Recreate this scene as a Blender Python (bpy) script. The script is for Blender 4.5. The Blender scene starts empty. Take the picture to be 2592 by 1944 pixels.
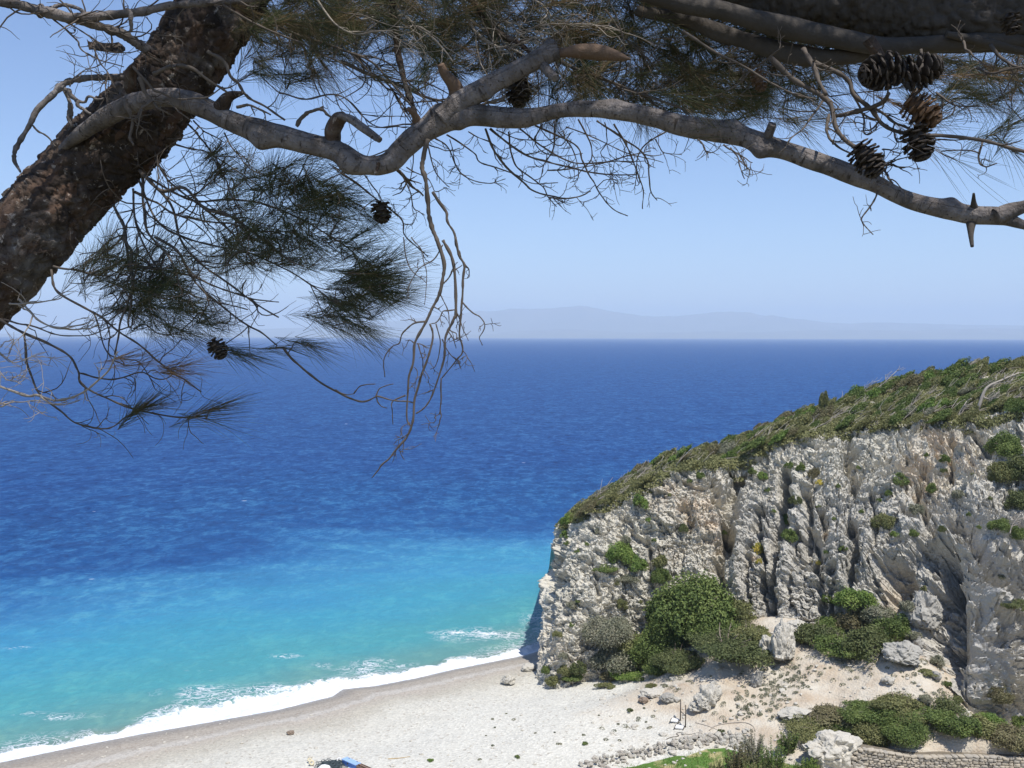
import bpy, bmesh, math, random
import numpy as np
from mathutils import Vector, Matrix

SC = bpy.context.scene
COL = SC.collection
R = math.radians

# ------------------------------------------------------------------ camera, sky, sun, exposure
CAM_H = 30.0
F = 2540.0                                   # focal length in pixels of the 2592 px wide photograph
PITCH, ROLL = math.atan((972 - 851) / F), R(0.14)
cam_d = bpy.data.cameras.new('camera')
cam = bpy.data.objects.new('camera', cam_d)
COL.objects.link(cam)
cam_d.sensor_width = 36.0
cam_d.lens = 36.0 * F / 2592
cam_d.clip_start, cam_d.clip_end = 0.05, 120000
cam.matrix_world = Matrix.Translation((0, 0, CAM_H)) @ Matrix.Rotation(math.pi / 2 - PITCH, 4, 'X') @ Matrix.Rotation(ROLL, 4, 'Z')
SC.camera = cam
CM = np.array(cam.matrix_world.to_3x3())

SUN_EL, SUN_AZ = R(65), R(148)               # azimuth clockwise from +Y (the view direction): to the right, a little behind
world = bpy.data.worlds.new('World')
SC.world = world
world.use_nodes = True
wn = world.node_tree
bg = wn.nodes['Background']
sky = wn.nodes.new('ShaderNodeTexSky')
sky.sky_type = 'NISHITA'
sky.sun_disc = False
sky.sun_elevation = SUN_EL
sky.sun_rotation = SUN_AZ
sky.altitude = 0
sky.air_density = 1.0
sky.dust_density = 0.15
sky.ozone_density = 4.0
tn = wn.nodes.new('ShaderNodeMix'); tn.data_type = 'RGBA'; tn.blend_type = 'MULTIPLY'; tn.inputs[0].default_value = 1.0
tn.inputs[7].default_value = (0.93, 0.955, 1.08, 1)
wn.links.new(sky.outputs[0], tn.inputs[6])
wn.links.new(tn.outputs[2], bg.inputs[0])
bg.inputs[1].default_value = 0.105
sd = bpy.data.lights.new('sun', 'SUN')
sd.energy = 4.0
sd.angle = R(0.53)
sd.color = (1.0, 0.95, 0.875)
sun = bpy.data.objects.new('sun', sd)
COL.objects.link(sun)
SUNV = Vector((math.sin(SUN_AZ) * math.cos(SUN_EL), math.cos(SUN_AZ) * math.cos(SUN_EL), math.sin(SUN_EL)))
sun.rotation_euler = SUNV.to_track_quat('Z', 'Y').to_euler()
sun.location = SUNV * 200
vs = SC.view_settings
vs.view_transform, vs.look, vs.exposure, vs.gamma = 'Standard', 'None', 0.42, 1.0
vs.use_curve_mapping = False
SC.cycles.max_bounces = 6
SC.cycles.diffuse_bounces = 3
SC.cycles.glossy_bounces = 2
SC.cycles.transmission_bounces = 2
SC.cycles.volume_bounces = 1
SC.cycles.transparent_max_bounces = 8
SC.cycles.caustics_reflective = False
SC.cycles.caustics_refractive = False

# ------------------------------------------------------------------ helpers
def P(px, py, Y):
    """world point seen at photograph pixel (px, py) on the plane at distance Y (arrays allowed)"""
    px, py, Y = np.broadcast_arrays(np.asarray(px, float), np.asarray(py, float), np.asarray(Y, float))
    d = np.stack([(px - 1296) / F, -(py - 972) / F, -np.ones_like(px)], -1) @ CM.T
    return d * (Y / d[..., 1])[..., None] + np.array([0, 0, CAM_H])

def PZ(px, py, z):
    px, py, z = np.broadcast_arrays(np.asarray(px, float), np.asarray(py, float), np.asarray(z, float))
    d = np.stack([(px - 1296) / F, -(py - 972) / F, -np.ones_like(px)], -1) @ CM.T
    return d * ((z - CAM_H) / d[..., 2])[..., None] + np.array([0, 0, CAM_H])

def proj(v):
    c = (np.asarray(v, float) - np.array([0, 0, CAM_H])) @ CM
    return np.stack([1296 + c[..., 0] / -c[..., 2] * F, 972 - c[..., 1] / -c[..., 2] * F], -1)

def _hash(i, j, k, s):
    h = (i.astype(np.int64) * 374761393 + j.astype(np.int64) * 668265263 + k.astype(np.int64) * 2147483647 + s * 974711) & 0xffffffff
    h = ((h ^ (h >> 13)) * 1274126177) & 0xffffffff
    h = ((h ^ (h >> 16)) * 2246822519) & 0xffffffff
    h = h ^ (h >> 15)
    return (h & 0xffffff) / float(0xffffff)

def vnoise(p, s=0):
    """smooth value noise in [-1, 1]"""
    i = np.floor(p).astype(np.int64)
    f = p - i
    f = f * f * f * (f * (f * 6 - 15) + 10)
    r = 0
    for a in (0, 1):
        for b in (0, 1):
            for c in (0, 1):
                w = (f[..., 0] if a else 1 - f[..., 0]) * (f[..., 1] if b else 1 - f[..., 1]) * (f[..., 2] if c else 1 - f[..., 2])
                r = r + w * _hash(i[..., 0] + a, i[..., 1] + b, i[..., 2] + c, s)
    return r * 2 - 1

def fbm(p, o=4, s=0, g=0.5):
    r, a, t = 0, 1.0, 0
    for k in range(o):
        r = r + a * vnoise(p * 2 ** k + 17.3 * k, s + k)
        t += a
        a *= g
    return r / t

def ridged(p, o=4, s=0):
    r, a, t = 0, 1.0, 0
    for k in range(o):
        r = r + a * (1 - np.abs(vnoise(p * 2 ** k + 11.1 * k, s + k)) * 2)
        t += a
        a *= 0.5
    return r / t

def voro(p, s=0):
    """F1, F2 and a cell value"""
    i = np.floor(p).astype(np.int64)
    f1 = np.full(p.shape[:-1], 9.0)
    f2 = f1.copy()
    cv = np.zeros_like(f1)
    for a in (-1, 0, 1):
        for b in (-1, 0, 1):
            for c in (-1, 0, 1):
                ii, jj, kk = i[..., 0] + a, i[..., 1] + b, i[..., 2] + c
                q = np.stack([ii + _hash(ii, jj, kk, s), jj + _hash(ii, jj, kk, s + 1), kk + _hash(ii, jj, kk, s + 2)], -1)
                d = np.sqrt(((q - p) ** 2).sum(-1))
                n = d < f1
                f2 = np.where(n, f1, np.minimum(f2, d))
                cv = np.where(n, _hash(ii, jj, kk, s + 3), cv)
                f1 = np.where(n, d, f1)
    return f1, f2, cv

def facet(p, s=0):
    """randomly tilted flat faces, one per cell"""
    i = np.floor(p).astype(np.int64)
    f1 = np.full(p.shape[:-1], 9.0)
    out = np.zeros_like(f1)
    for a in (-1, 0, 1):
        for b in (-1, 0, 1):
            for c in (-1, 0, 1):
                ii, jj, kk = i[..., 0] + a, i[..., 1] + b, i[..., 2] + c
                h = [_hash(ii, jj, kk, s + m) for m in range(6)]
                e = p - np.stack([ii + h[0], jj + h[1], kk + h[2]], -1)
                d = (e ** 2).sum(-1)
                n = d < f1
                val = (h[3] - .5) * 1.6 * e[..., 0] + (h[4] - .5) * .8 * e[..., 1] + (h[5] - .5) * 1.8 * e[..., 2] + (h[3] * 7.3 % 1 - .5) * .55
                out = np.where(n, val, out)
                f1 = np.where(n, d, f1)
    return out

def smooth(a, b, x):
    t = np.clip((x - a) / (b - a), 0, 1)
    return t * t * (3 - 2 * t)

def link(name, me, mat=None, parent=None, loc=None):
    o = bpy.data.objects.new(name, me)
    COL.objects.link(o)
    if mat and me and not me.materials:
        me.materials.append(mat)
    if parent:
        o.parent = parent
    if loc is not None:
        o.location = loc
    return o

def np_mesh(name, v, f, smooth_=True, attrs=None):
    """v (n,3), f (m,k) with k = 3 or 4; attrs: {name: (n,) or (n,3)} per point"""
    v = np.asarray(v, np.float32)
    f = np.asarray(f, np.int32)
    me = bpy.data.meshes.new(name)
    me.vertices.add(len(v))
    me.vertices.foreach_set('co', v.ravel())
    k = f.shape[1]
    me.loops.add(f.size)
    me.loops.foreach_set('vertex_index', f.ravel())
    me.polygons.add(len(f))
    me.polygons.foreach_set('loop_start', np.arange(0, f.size, k, dtype=np.int32))
    me.polygons.foreach_set('loop_total', np.full(len(f), k, np.int32))
    me.polygons.foreach_set('use_smooth', np.full(len(f), bool(smooth_)))
    for n, a in (attrs or {}).items():
        a = np.asarray(a, np.float32)
        if a.ndim == 1:
            me.attributes.new(n, 'FLOAT', 'POINT').data.foreach_set('value', a)
        else:
            me.attributes.new(n, 'FLOAT_VECTOR', 'POINT').data.foreach_set('vector', a.ravel())
    me.update(calc_edges=True)
    return me

def grid_faces(nu, nv, wrap=False):
    """vertices ordered [v][u]"""
    a = np.arange(nu * nv).reshape(nv, nu)
    if wrap:
        a = np.concatenate([a, a[:, :1]], 1)
    return np.stack([a[:-1, :-1], a[:-1, 1:], a[1:, 1:], a[1:, :-1]], -1).reshape(-1, 4)

def tag(o, label=None, cat=None, group=None, kind=None):
    if label: o['label'] = label
    if cat: o['category'] = cat
    if group: o['group'] = group
    if kind: o['kind'] = kind
    return o

def thing(name, label, cat, loc, group=None, rz=0.0):
    o = bpy.data.objects.new(name, None)
    COL.objects.link(o)
    o.empty_display_size = 0.2
    o.location = loc
    o.rotation_euler.z = rz
    return tag(o, label, cat, group)

# material helper -----------------------------------------------------------
class Mat:
    def __init__(s, name):
        s.m = bpy.data.materials.new(name)
        s.m.use_nodes = True
        s.t = s.m.node_tree
        s.b = s.t.nodes['Principled BSDF']
    def n(s, typ, **kw):
        nd = s.t.nodes.new(typ)
        for k, v in kw.items():
            if k.startswith('i_'):
                key = k[2:]
                key = int(key) if key.isdigit() else key.replace('_', ' ')
                s.put(v, nd.inputs[key])
            else:
                setattr(nd, k, v)
        return nd
    def put(s, v, sock):
        if isinstance(v, bpy.types.NodeSocket):
            s.t.links.new(v, sock)
        else:
            if sock.type == 'RGBA' and not isinstance(v, (int, float)) and len(v) == 3:
                v = (*v, 1)
            sock.default_value = v
    def set(s, **kw):
        for k, v in kw.items():
            s.put(v, s.b.inputs[k.replace('_', ' ')])
        return s
    def obj(s): return s.n('ShaderNodeTexCoord').outputs['Object']
    def geo(s): return s.n('ShaderNodeNewGeometry').outputs['Position']
    def attr(s, name, out='Fac'): return s.n('ShaderNodeAttribute', attribute_name=name).outputs[out]
    def scale(s, vec, sc):
        return s.n('ShaderNodeMapping', i_Vector=vec, i_Scale=sc).outputs[0]
    def noise(s, vec, scale=1.0, detail=4.0, rough=0.55, dist=0.0, out='Fac'):
        return s.n('ShaderNodeTexNoise', i_Vector=vec, i_Scale=scale, i_Detail=detail, i_Roughness=rough, i_Distortion=dist).outputs[out]
    def voro(s, vec, scale=1.0, feature='F1', out='Distance'):
        return s.n('ShaderNodeTexVoronoi', feature=feature, i_Vector=vec, i_Scale=scale).outputs[out]
    def ramp(s, fac, stops, interp='LINEAR'):
        r = s.n('ShaderNodeValToRGB', i_0=fac)
        cr = r.color_ramp
        cr.interpolation = interp
        while len(cr.elements) > 1:
            cr.elements.remove(cr.elements[-1])
        for k, (p, c) in enumerate(stops):
            e = cr.elements[0] if k == 0 else cr.elements.new(p)
            e.position = p
            e.color = (*c, 1) if not isinstance(c, (int, float)) else (c, c, c, 1)
        return r.outputs[0]
    def mix(s, fac, a, b, blend='MIX'):
        m = s.n('ShaderNodeMix', data_type='RGBA', blend_type=blend)
        s.put(fac, m.inputs[0]); s.put(a, m.inputs[6]); s.put(b, m.inputs[7])
        return m.outputs[2]
    def math(s, op, a, b=0.0, c=None, clamp=False):
        m = s.n('ShaderNodeMath', operation=op, use_clamp=clamp)
        s.put(a, m.inputs[0]); s.put(b, m.inputs[1])
        if c is not None: s.put(c, m.inputs[2])
        return m.outputs[0]
    def mrange(s, v, a, b, c=0.0, d=1.0, smooth=False):
        m = s.n('ShaderNodeMapRange', i_Value=v, i_1=a, i_2=b, i_3=c, i_4=d)
        if smooth: m.interpolation_type = 'SMOOTHSTEP'
        return m.outputs[0]
    def bump(s, h, strength=0.5, dist=0.05, normal=None):
        b = s.n('ShaderNodeBump', i_Height=h, i_Strength=strength, i_Distance=dist)
        if normal: s.put(normal, b.inputs['Normal'])
        return b.outputs[0]

def simple_mat(name, col, rough=0.8, var=0.25, scale=3.0, bump=0.3, bdist=0.02):
    m = Mat(name)
    p = m.obj()
    n = m.noise(p, scale, 5, 0.6)
    c = m.mix(n, tuple(x * (1 - var) for x in col), tuple(min(1, x * (1 + var)) for x in col))
    m.set(Base_Color=c, Roughness=rough, Normal=m.bump(m.noise(p, scale * 4, 4), bump, bdist))
    return m.m

# ------------------------------------------------------------------ shoreline and ground height
_sh = [(-2600, 2700), (-600, 2075), (0, 1930), (202, 1888), (349, 1860), (543, 1826), (700, 1798), (789, 1776), (842, 1763), (868, 1745), (953, 1736), (1048, 1718),
       (1143, 1696), (1238, 1677), (1333, 1658), (1420, 1630), (1450, 1560)]
SHORE = PZ([a[0] for a in _sh], [a[1] for a in _sh], 0.0)[:, :2]
SHORE = np.concatenate([[[-400, -200]], SHORE, [[16, 130], [60, 150], [260, 170], [800, 200]]], 0)

def shore_dist(x, y):
    """signed distance to the shoreline, positive out at sea"""
    p = np.stack([x, y], -1)
    best = np.full(x.shape, 1e9)
    side = np.zeros(x.shape)
    for a, b in zip(SHORE[:-1], SHORE[1:]):
        ab = b - a
        t = np.clip(((p - a) @ ab) / (ab @ ab), 0, 1)
        q = a + t[..., None] * ab
        d = np.sqrt(((p - q) ** 2).sum(-1))
        cr = ab[0] * (p[..., 1] - a[1]) - ab[1] * (p[..., 0] - a[0])
        n = d < best
        best = np.where(n, d, best)
        side = np.where(n, np.sign(cr), side)
    return best * side

_g = [(0, 1944, .25), (300, 1944, 1.1), (700, 1944, 1.9), (1000, 1850, 1.5), (1350, 1745, 1.5), (1200, 1850, 1.9), (1000, 1944, 2.1), (1400, 1944, 2.1), (1450, 1760, 2.0), (1560, 1760, 2.3),
      (1600, 1850, 2.3), (1700, 1850, 2.6), (1620, 1735, 3.6), (1750, 1700, 4.7), (1850, 1640, 6.3), (1900, 1600, 7.2), (1950, 1545, 8.4), (1850, 1740, 4.7), (1900, 1820, 3.8), (2050, 1750, 5.4),
      (2100, 1650, 7.1), (2250, 1640, 8.2), (2330, 1700, 7.5), (2200, 1750, 6.1), (2000, 1850, 3.6), (2450, 1800, 5.8), (2592, 1880, 3.7), (2500, 1885, 3.6), (2300, 1880, 4.1), (2100, 1900, 2.9), (1850, 1900, 2.3),
      (2180, 1944, 2.0), (1650, 1944, 1.9), (1900, 1990, 1.6), (2400, 2000, 2.0), (1500, 2050, 2.2), (1000, 2100, 2.6), (600, 2100, 2.2), (2700, 2000, 2.4), (2900, 1900, 4)]
_G = np.concatenate([PZ([a[0] for a in _g], [a[1] for a in _g], [a[2] for a in _g]),
                     [[60, 75, 9], [60, 60, 6], [90, 60, 9], [20, 84, 5], [5, 88, 2], [35, 84, 9]]], 0)

def ground_z(x, y):
    x = np.asarray(x, float); y = np.asarray(y, float)
    num = 0; den = 0
    for gx, gy, gz in _G:
        w = 1.0 / ((x - gx) ** 2 + (y - gy) ** 2 + 5.0) ** 1.8
        num = num + w * gz
        den = den + w
    z = num / den
    d = -shore_dist(x, y)
    z = np.where(d < 0, d * 0.12, z * (1 - np.exp(-np.maximum(d, 0) / 9.0)) * 1.05 + 0.0)
    hill = np.minimum(28.3, 1.6 + (57 - y) * 0.462) + 0.35 * fbm(np.stack([x * .2, y * .2, x * 0], -1), 3, 5)
    z = np.where((y < 57) & (d > -30), np.maximum(z, hill * smooth(0, 12, d + 2)), z)
    p = np.stack([x, y, np.zeros_like(x)], -1)
    z = z - 1.6 * smooth(62.35, 61.95, y) * smooth(18.5, 20.5, x)
    rough = smooth(2.4, 5.0, z)
    z = z + 0.05 * fbm(p * 0.6, 3, 3) * smooth(0.3, 2, d) + rough * (0.22 * fbm(p * 0.45, 4, 9) + 0.10 * fbm(p * 2.2, 3, 31))
    return z

_gx, _gy = np.linspace(-60, 60, 801), np.linspace(40, 105, 434)
_gxx, _gyy = np.meshgrid(_gx, _gy)
_GT = ground_z(_gxx.ravel(), _gyy.ravel()).reshape(_gxx.shape)
ground_slow = ground_z
def ground_fast(x, y):
    a = np.clip((np.asarray(x) + 60) / .15, 0, 799.99); b = np.clip((np.asarray(y) - 40) / 65 * 433, 0, 432.99)
    i, j = a.astype(int), b.astype(int)
    f, g = a - i, b - j
    return (_GT[j, i] * (1 - f) + _GT[j, i + 1] * f) * (1 - g) + (_GT[j + 1, i] * (1 - f) + _GT[j + 1, i + 1] * f) * g

def gp(px, py):
    """point of the ground seen at a photograph pixel"""
    z = 3.0
    for _ in range(25):
        q = PZ(px, py, z)
        z = 0.5 * z + 0.5 * float(ground_fast(q[0:1], q[1:2])[0])
    return np.array([q[0], q[1], z])

# ================================================================== MATERIALS OF THE SETTING
m_rock = Mat('limestone')
p = m_rock.geo()
tint = m_rock.attr('tint')
n1 = m_rock.noise(p, 0.35, 5, 0.6, 0.6)
n2 = m_rock.noise(m_rock.scale(p, (1, 1, 0.45)), 2.3, 6, 0.65, 0.4)
c = m_rock.ramp(n1, [(0.30, (0.45, 0.435, 0.375)), (0.46, (0.575, 0.55, 0.47)), (0.60, (0.635, 0.60, 0.51)), (0.75, (0.56, 0.54, 0.475))])
c = m_rock.mix(m_rock.mrange(n2, 0.55, 0.8), c, (0.27, 0.26, 0.24))
c = m_rock.mix(m_rock.mrange(n2, 0.42, 0.2), c, (0.62, 0.585, 0.50))
c = m_rock.mix(m_rock.math('MULTIPLY', m_rock.mrange(tint, 0.0, 1.0), m_rock.mrange(m_rock.noise(p, 0.9, 4, 0.6), 0.35, 0.6)), c, (0.61, 0.50, 0.37))
c = m_rock.mix(m_rock.mrange(m_rock.attr('grey'), 0.0, 1.0, 0, 0.75), c, m_rock.mix(n2, (0.40, 0.385, 0.35), (0.58, 0.555, 0.50)))
hb = m_rock.math('ADD', m_rock.noise(p, 4.0, 6, 0.7, 0.5), m_rock.math('MULTIPLY', m_rock.voro(p, 3.2), 0.9))
m_rock.set(Base_Color=c, Roughness=0.92, Normal=m_rock.bump(hb, 0.9, 0.16))
m_rock.b.inputs['Specular IOR Level'].default_value = 0.15
M_ROCK = m_rock.m

def rock_mat(name, col, sc=1.0):
    m = Mat(name)
    p = m.obj()
    n1 = m.noise(p, 1.1 * sc, 6, 0.65, 0.5)
    n2 = m.noise(p, 5.5 * sc, 6, 0.7, 0.5)
    c = m.mix(n1, tuple(x * .72 for x in col), tuple(min(.8, x * 1.25) for x in col))
    c = m.mix(m.mrange(n2, 0.55, 0.75), c, tuple(x * .5 for x in col))
    m.set(Base_Color=c, Roughness=0.92, Normal=m.bump(n2, 0.9, 0.10 / sc))
    m.b.inputs['Specular IOR Level'].default_value = 0.15
    return m.m
M_BOULDER = rock_mat('grey limestone boulder', (0.40, 0.385, 0.345))
M_PALE = rock_mat('pale limestone', (0.55, 0.52, 0.45))
M_WHITE = rock_mat('white limestone', (0.62, 0.60, 0.56))
M_BROWN = rock_mat('brown rock', (0.30, 0.235, 0.18))

# beach and slope
m_gr = Mat('pebbles and pale earth')
p = m_gr.geo()
ins = m_gr.attr('inland')
hz = m_gr.n('ShaderNodeSeparateXYZ', i_0=p).outputs[2]
wob = m_gr.math('MULTIPLY_ADD', m_gr.noise(p, 0.16, 4, 0.6), 7.0, -3.5)
wob2 = m_gr.math('MULTIPLY_ADD', m_gr.noise(p, 1.6, 3, 0.6), 1.6, -0.8)
dd = m_gr.math('ADD', m_gr.math('ADD', ins, m_gr.math('MULTIPLY', wob, m_gr.mrange(ins, 2.5, 9))), m_gr.math('MULTIPLY', wob2, m_gr.mrange(ins, 0.5, 3)))
ddn = m_gr.math('DIVIDE', dd, 20.0)
band = m_gr.ramp(ddn, [(0.0, (0.27, 0.245, 0.215)), (0.06, (0.29, 0.26, 0.22)), (0.115, (0.375, 0.335, 0.28)), (0.17, (0.36, 0.325, 0.275)), (0.20, (0.46, 0.43, 0.38)), (0.235, (0.46, 0.43, 0.38)),
                       (0.25, (0.42, 0.375, 0.315)), (0.34, (0.445, 0.415, 0.345)), (0.46, (0.54, 0.52, 0.45)), (0.7, (0.58, 0.565, 0.50))])
grain = m_gr.noise(p, 5.5, 3, 0.75)
peb = m_gr.voro(p, 6.0, out='Color')
pebv = m_gr.n('ShaderNodeSeparateColor', i_0=peb).outputs[0]
fine = m_gr.math('MULTIPLY_ADD', pebv, 0.24, m_gr.math('MULTIPLY_ADD', grain, 0.45, 0.655))
band = m_gr.mix(1.0, band, m_gr.n('ShaderNodeCombineColor', i_0=fine, i_1=fine, i_2=fine).outputs[0], 'MULTIPLY')
band = m_gr.mix(m_gr.mrange(pebv, 0.955, 0.985, 0, .55), band, (0.22, 0.17, 0.13))
earth = m_gr.ramp(m_gr.noise(p, 0.5, 6, 0.62, 0.4), [(0.3, (0.42, 0.33, 0.235)), (0.5, (0.52, 0.455, 0.36)), (0.68, (0.57, 0.53, 0.445)), (0.8, (0.40, 0.36, 0.30))])
earth = m_gr.mix(m_gr.mrange(m_gr.noise(p, 2.6, 6, 0.7), 0.56, 0.72, 0, .6), earth, (0.36, 0.32, 0.26))
earth = m_gr.mix(m_gr.mrange(m_gr.noise(p, 7, 3, 0.7), 0.6, 0.75, 0, .6), earth, (0.66, 0.63, 0.58))
fz = m_gr.mrange(m_gr.math('ADD', hz, m_gr.math('MULTIPLY_ADD', m_gr.noise(p, 0.5, 4), 1.6, -0.8)), 2.3, 3.3, smooth=True)
gcol = m_gr.mix(fz, band, earth)
gp_ = m_gr.attr('grassy')
gfac = m_gr.mrange(m_gr.math('ADD', gp_, m_gr.math('MULTIPLY_ADD', m_gr.noise(p, 0.9, 5, .65), 1.0, -0.5)), 0.42, 0.6)
gcol = m_gr.mix(gfac, gcol, m_gr.mix(m_gr.mrange(m_gr.noise(p, 0.55, 4, .6, .5), 0.5, 0.62), (0.09, 0.17, 0.035), (0.42, 0.36, 0.19)))
hillc = m_gr.mix(m_gr.noise(p, 0.8, 5, .6), (0.07, 0.085, 0.04), (0.30, 0.25, 0.17))
gcol = m_gr.mix(m_gr.mrange(m_gr.n('ShaderNodeSeparateXYZ', i_0=p).outputs[1], 56, 50), gcol, hillc)
hb = m_gr.math('ADD', m_gr.math('MULTIPLY', m_gr.voro(p, 6.0), 0.8), grain)
m_gr.set(Base_Color=gcol, Roughness=m_gr.mrange(ins, 0.2, 2.5, 0.35, 0.95), Normal=m_gr.bump(hb, 0.8, 0.07))
m_gr.b.inputs['Specular IOR Level'].default_value = 0.2
M_GROUND = m_gr.m

# sea
m_sea = Mat('sea water')
p = m_sea.geo()
off = m_sea.attr('offshore')
foam = m_sea.attr('foamy')
big = m_sea.noise(m_sea.scale(p, (0.012, 0.03, 0)), 1.0, 4, 0.6, 0.6)
w0 = m_sea.math('ADD', off, m_sea.math('MULTIPLY_ADD', big, 60.0, -30.0))
wq = m_sea.math('ADD', off, m_sea.math('MULTIPLY', m_sea.math('MULTIPLY_ADD', big, 56.0, -28.0), m_sea.mrange(off, 3, 45)))
u = m_sea.math('DIVIDE', wq, 200.0)
body = m_sea.ramp(u, [(0.0, (0.19, 0.26, 0.22)), (0.02, (0.11, 0.27, 0.26)), (0.055, (0.065, 0.28, 0.32)), (0.11, (0.050, 0.265, 0.37)), (0.16, (0.045, 0.235, 0.39)), (0.215, (0.038, 0.19, 0.37)), (0.255, (0.022, 0.125, 0.31)),
                      (0.29, (0.011, 0.078, 0.245)), (0.7, (0.010, 0.063, 0.225)), (1.0, (0.010, 0.062, 0.22))], 'EASE')
streak = m_sea.noise(m_sea.scale(p, (1.3, 1.0, 0)), 1.0, 6, 0.65, 0.5)
swell = m_sea.noise(m_sea.scale(p, (0.06, 0.16, 0)), 1.0, 3, 0.5, 0.4)
# foam along the beach and wisps further out
fp = m_sea.scale(p, (0.9, 1.2, 0))
ridge = m_sea.math('ABSOLUTE', m_sea.math('SUBTRACT', m_sea.noise(fp, 0.75, 5, 0.62, 1.8), 0.5))
lace = m_sea.mrange(ridge, 0.06, 0.0, smooth=True)
solid = m_sea.mrange(m_sea.math('ADD', foam, m_sea.math('MULTIPLY_ADD', m_sea.noise(fp, 1.1, 7, 0.72, 1.2), 1.5, -0.75)), 0.45, 0.72, smooth=True)
fm = m_sea.math('MAXIMUM', solid, m_sea.math('MULTIPLY', lace, m_sea.mrange(foam, 0.08, 0.34)))
cell = m_sea.noise(m_sea.scale(p, (0.22, 0.55, 0)), 1.0, 2, 0.5)
caps = m_sea.math('MULTIPLY', m_sea.mrange(cell, 0.785, 0.81), m_sea.mrange(off, 5, 12))
fm = m_sea.math('MAXIMUM', fm, caps)
chop = m_sea.noise(m_sea.scale(p, (0.42, 0.30, 0)), 1.0, 5, 0.62, 0.8)
chop2 = m_sea.noise(m_sea.scale(p, (0.11, 0.075, 0)), 1.0, 6, 0.68, 0.8)
var = m_sea.math('ADD', m_sea.math('MULTIPLY', chop, 0.55), m_sea.math('ADD', m_sea.math('MULTIPLY', chop2, 0.30), m_sea.math('MULTIPLY', streak, 0.32)))
depthf = m_sea.mrange(off, 30, 75, 0.16, 1.1)
col = m_sea.mix(m_sea.math('MULTIPLY', m_sea.mrange(var, 0.60, 0.43), depthf), body, m_sea.mix(1.0, body, (0.30, 0.50, 0.62), 'MULTIPLY'))  # wave shading painted into the water colour as darker ripples
col = m_sea.mix(m_sea.math('MULTIPLY', m_sea.mrange(var, 0.585, 0.72), depthf), col, m_sea.mix(1.0, body, (3.2, 2.0, 1.35), 'MULTIPLY'))  # brighter ripple sides, also painted into the water colour
col = m_sea.mix(fm, col, m_sea.mix(m_sea.mrange(m_sea.noise(p, 1.6, 6, 0.7, 0.8), 0.42, 0.62), (0.60, 0.66, 0.72), (0.88, 0.89, 0.90)))
hgt = m_sea.math('MULTIPLY_ADD', swell, 1.4, m_sea.math('MULTIPLY', streak, 0.75))
amp = m_sea.mrange(off, 0, 90, 0.25, 1.0)
dist = m_sea.n('ShaderNodeCameraData').outputs['View Distance']
hgt = m_sea.math('ADD', m_sea.math('MULTIPLY', hgt, amp), m_sea.math('MULTIPLY', fm, 0.04))
bmp = m_sea.bump(hgt, 1.0, 0.75)
dif = m_sea.n('ShaderNodeBsdfDiffuse', i_Color=col, i_Normal=bmp).outputs[0]
gls = m_sea.n('ShaderNodeBsdfGlossy', i_Roughness=0.18, i_Normal=bmp).outputs[0]
fr = m_sea.n('ShaderNodeFresnel', i_IOR=1.33, i_Normal=bmp).outputs[0]
rf = m_sea.math('MULTIPLY', m_sea.math('MINIMUM', m_sea.math('MULTIPLY', fr, 0.42), 0.20), m_sea.math('SUBTRACT', 1.0, fm))
mxs = m_sea.n('ShaderNodeMixShader', i_0=rf)
m_sea.t.links.new(dif, mxs.inputs[1]); m_sea.t.links.new(gls, mxs.inputs[2])
m_sea.t.links.new(mxs.outputs[0], m_sea.t.nodes['Material Output'].inputs[0])
M_SEA = m_sea.m

# ================================================================== GROUND (beach, slope and the hillside under the tree)
GRASS_X = [1500, 1560, 1608, 1650, 1711, 1744, 1787, 1836, 1880, 1990, 2100]
GRASS_Y = [1960, 1942, 1933, 1922, 1906, 1906, 1890, 1887, 1900, 1925, 1950]
def build_ground():
    ys = np.concatenate([np.linspace(-12, 52, 50), np.linspace(52.5, 100, 340), np.linspace(101, 150, 30)])
    xs = np.concatenate([np.linspace(-160, -48, 40), np.linspace(-47, 46, 560), np.linspace(47, 130, 30)])
    X, Y = np.meshgrid(xs, ys)
    x, y = X.ravel(), Y.ravel()
    z = ground_z(x, y)
    z = np.where(y > 98, np.minimum(z, 4), z)
    ins = -shore_dist(x, y)
    pq = proj(np.stack([x, y, z], -1))
    gx, gy = pq[:, 0], pq[:, 1]
    grassy = smooth(0, 12, gy - np.interp(gx, GRASS_X, GRASS_Y)) * smooth(2080, 2050, gx) * smooth(1500, 1560, gx) * (gy < 2100)
    me = np_mesh('beach', np.stack([x, y, z], -1), grid_faces(len(xs), len(ys)), True, {'inland': ins, 'grassy': grassy})
    o = link('beach_ground', me, M_GROUND)
    tag(o, 'pale pebble beach darkening to wet shingle at the water, with a dusty earth slope behind', kind='structure')
build_ground()

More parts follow.
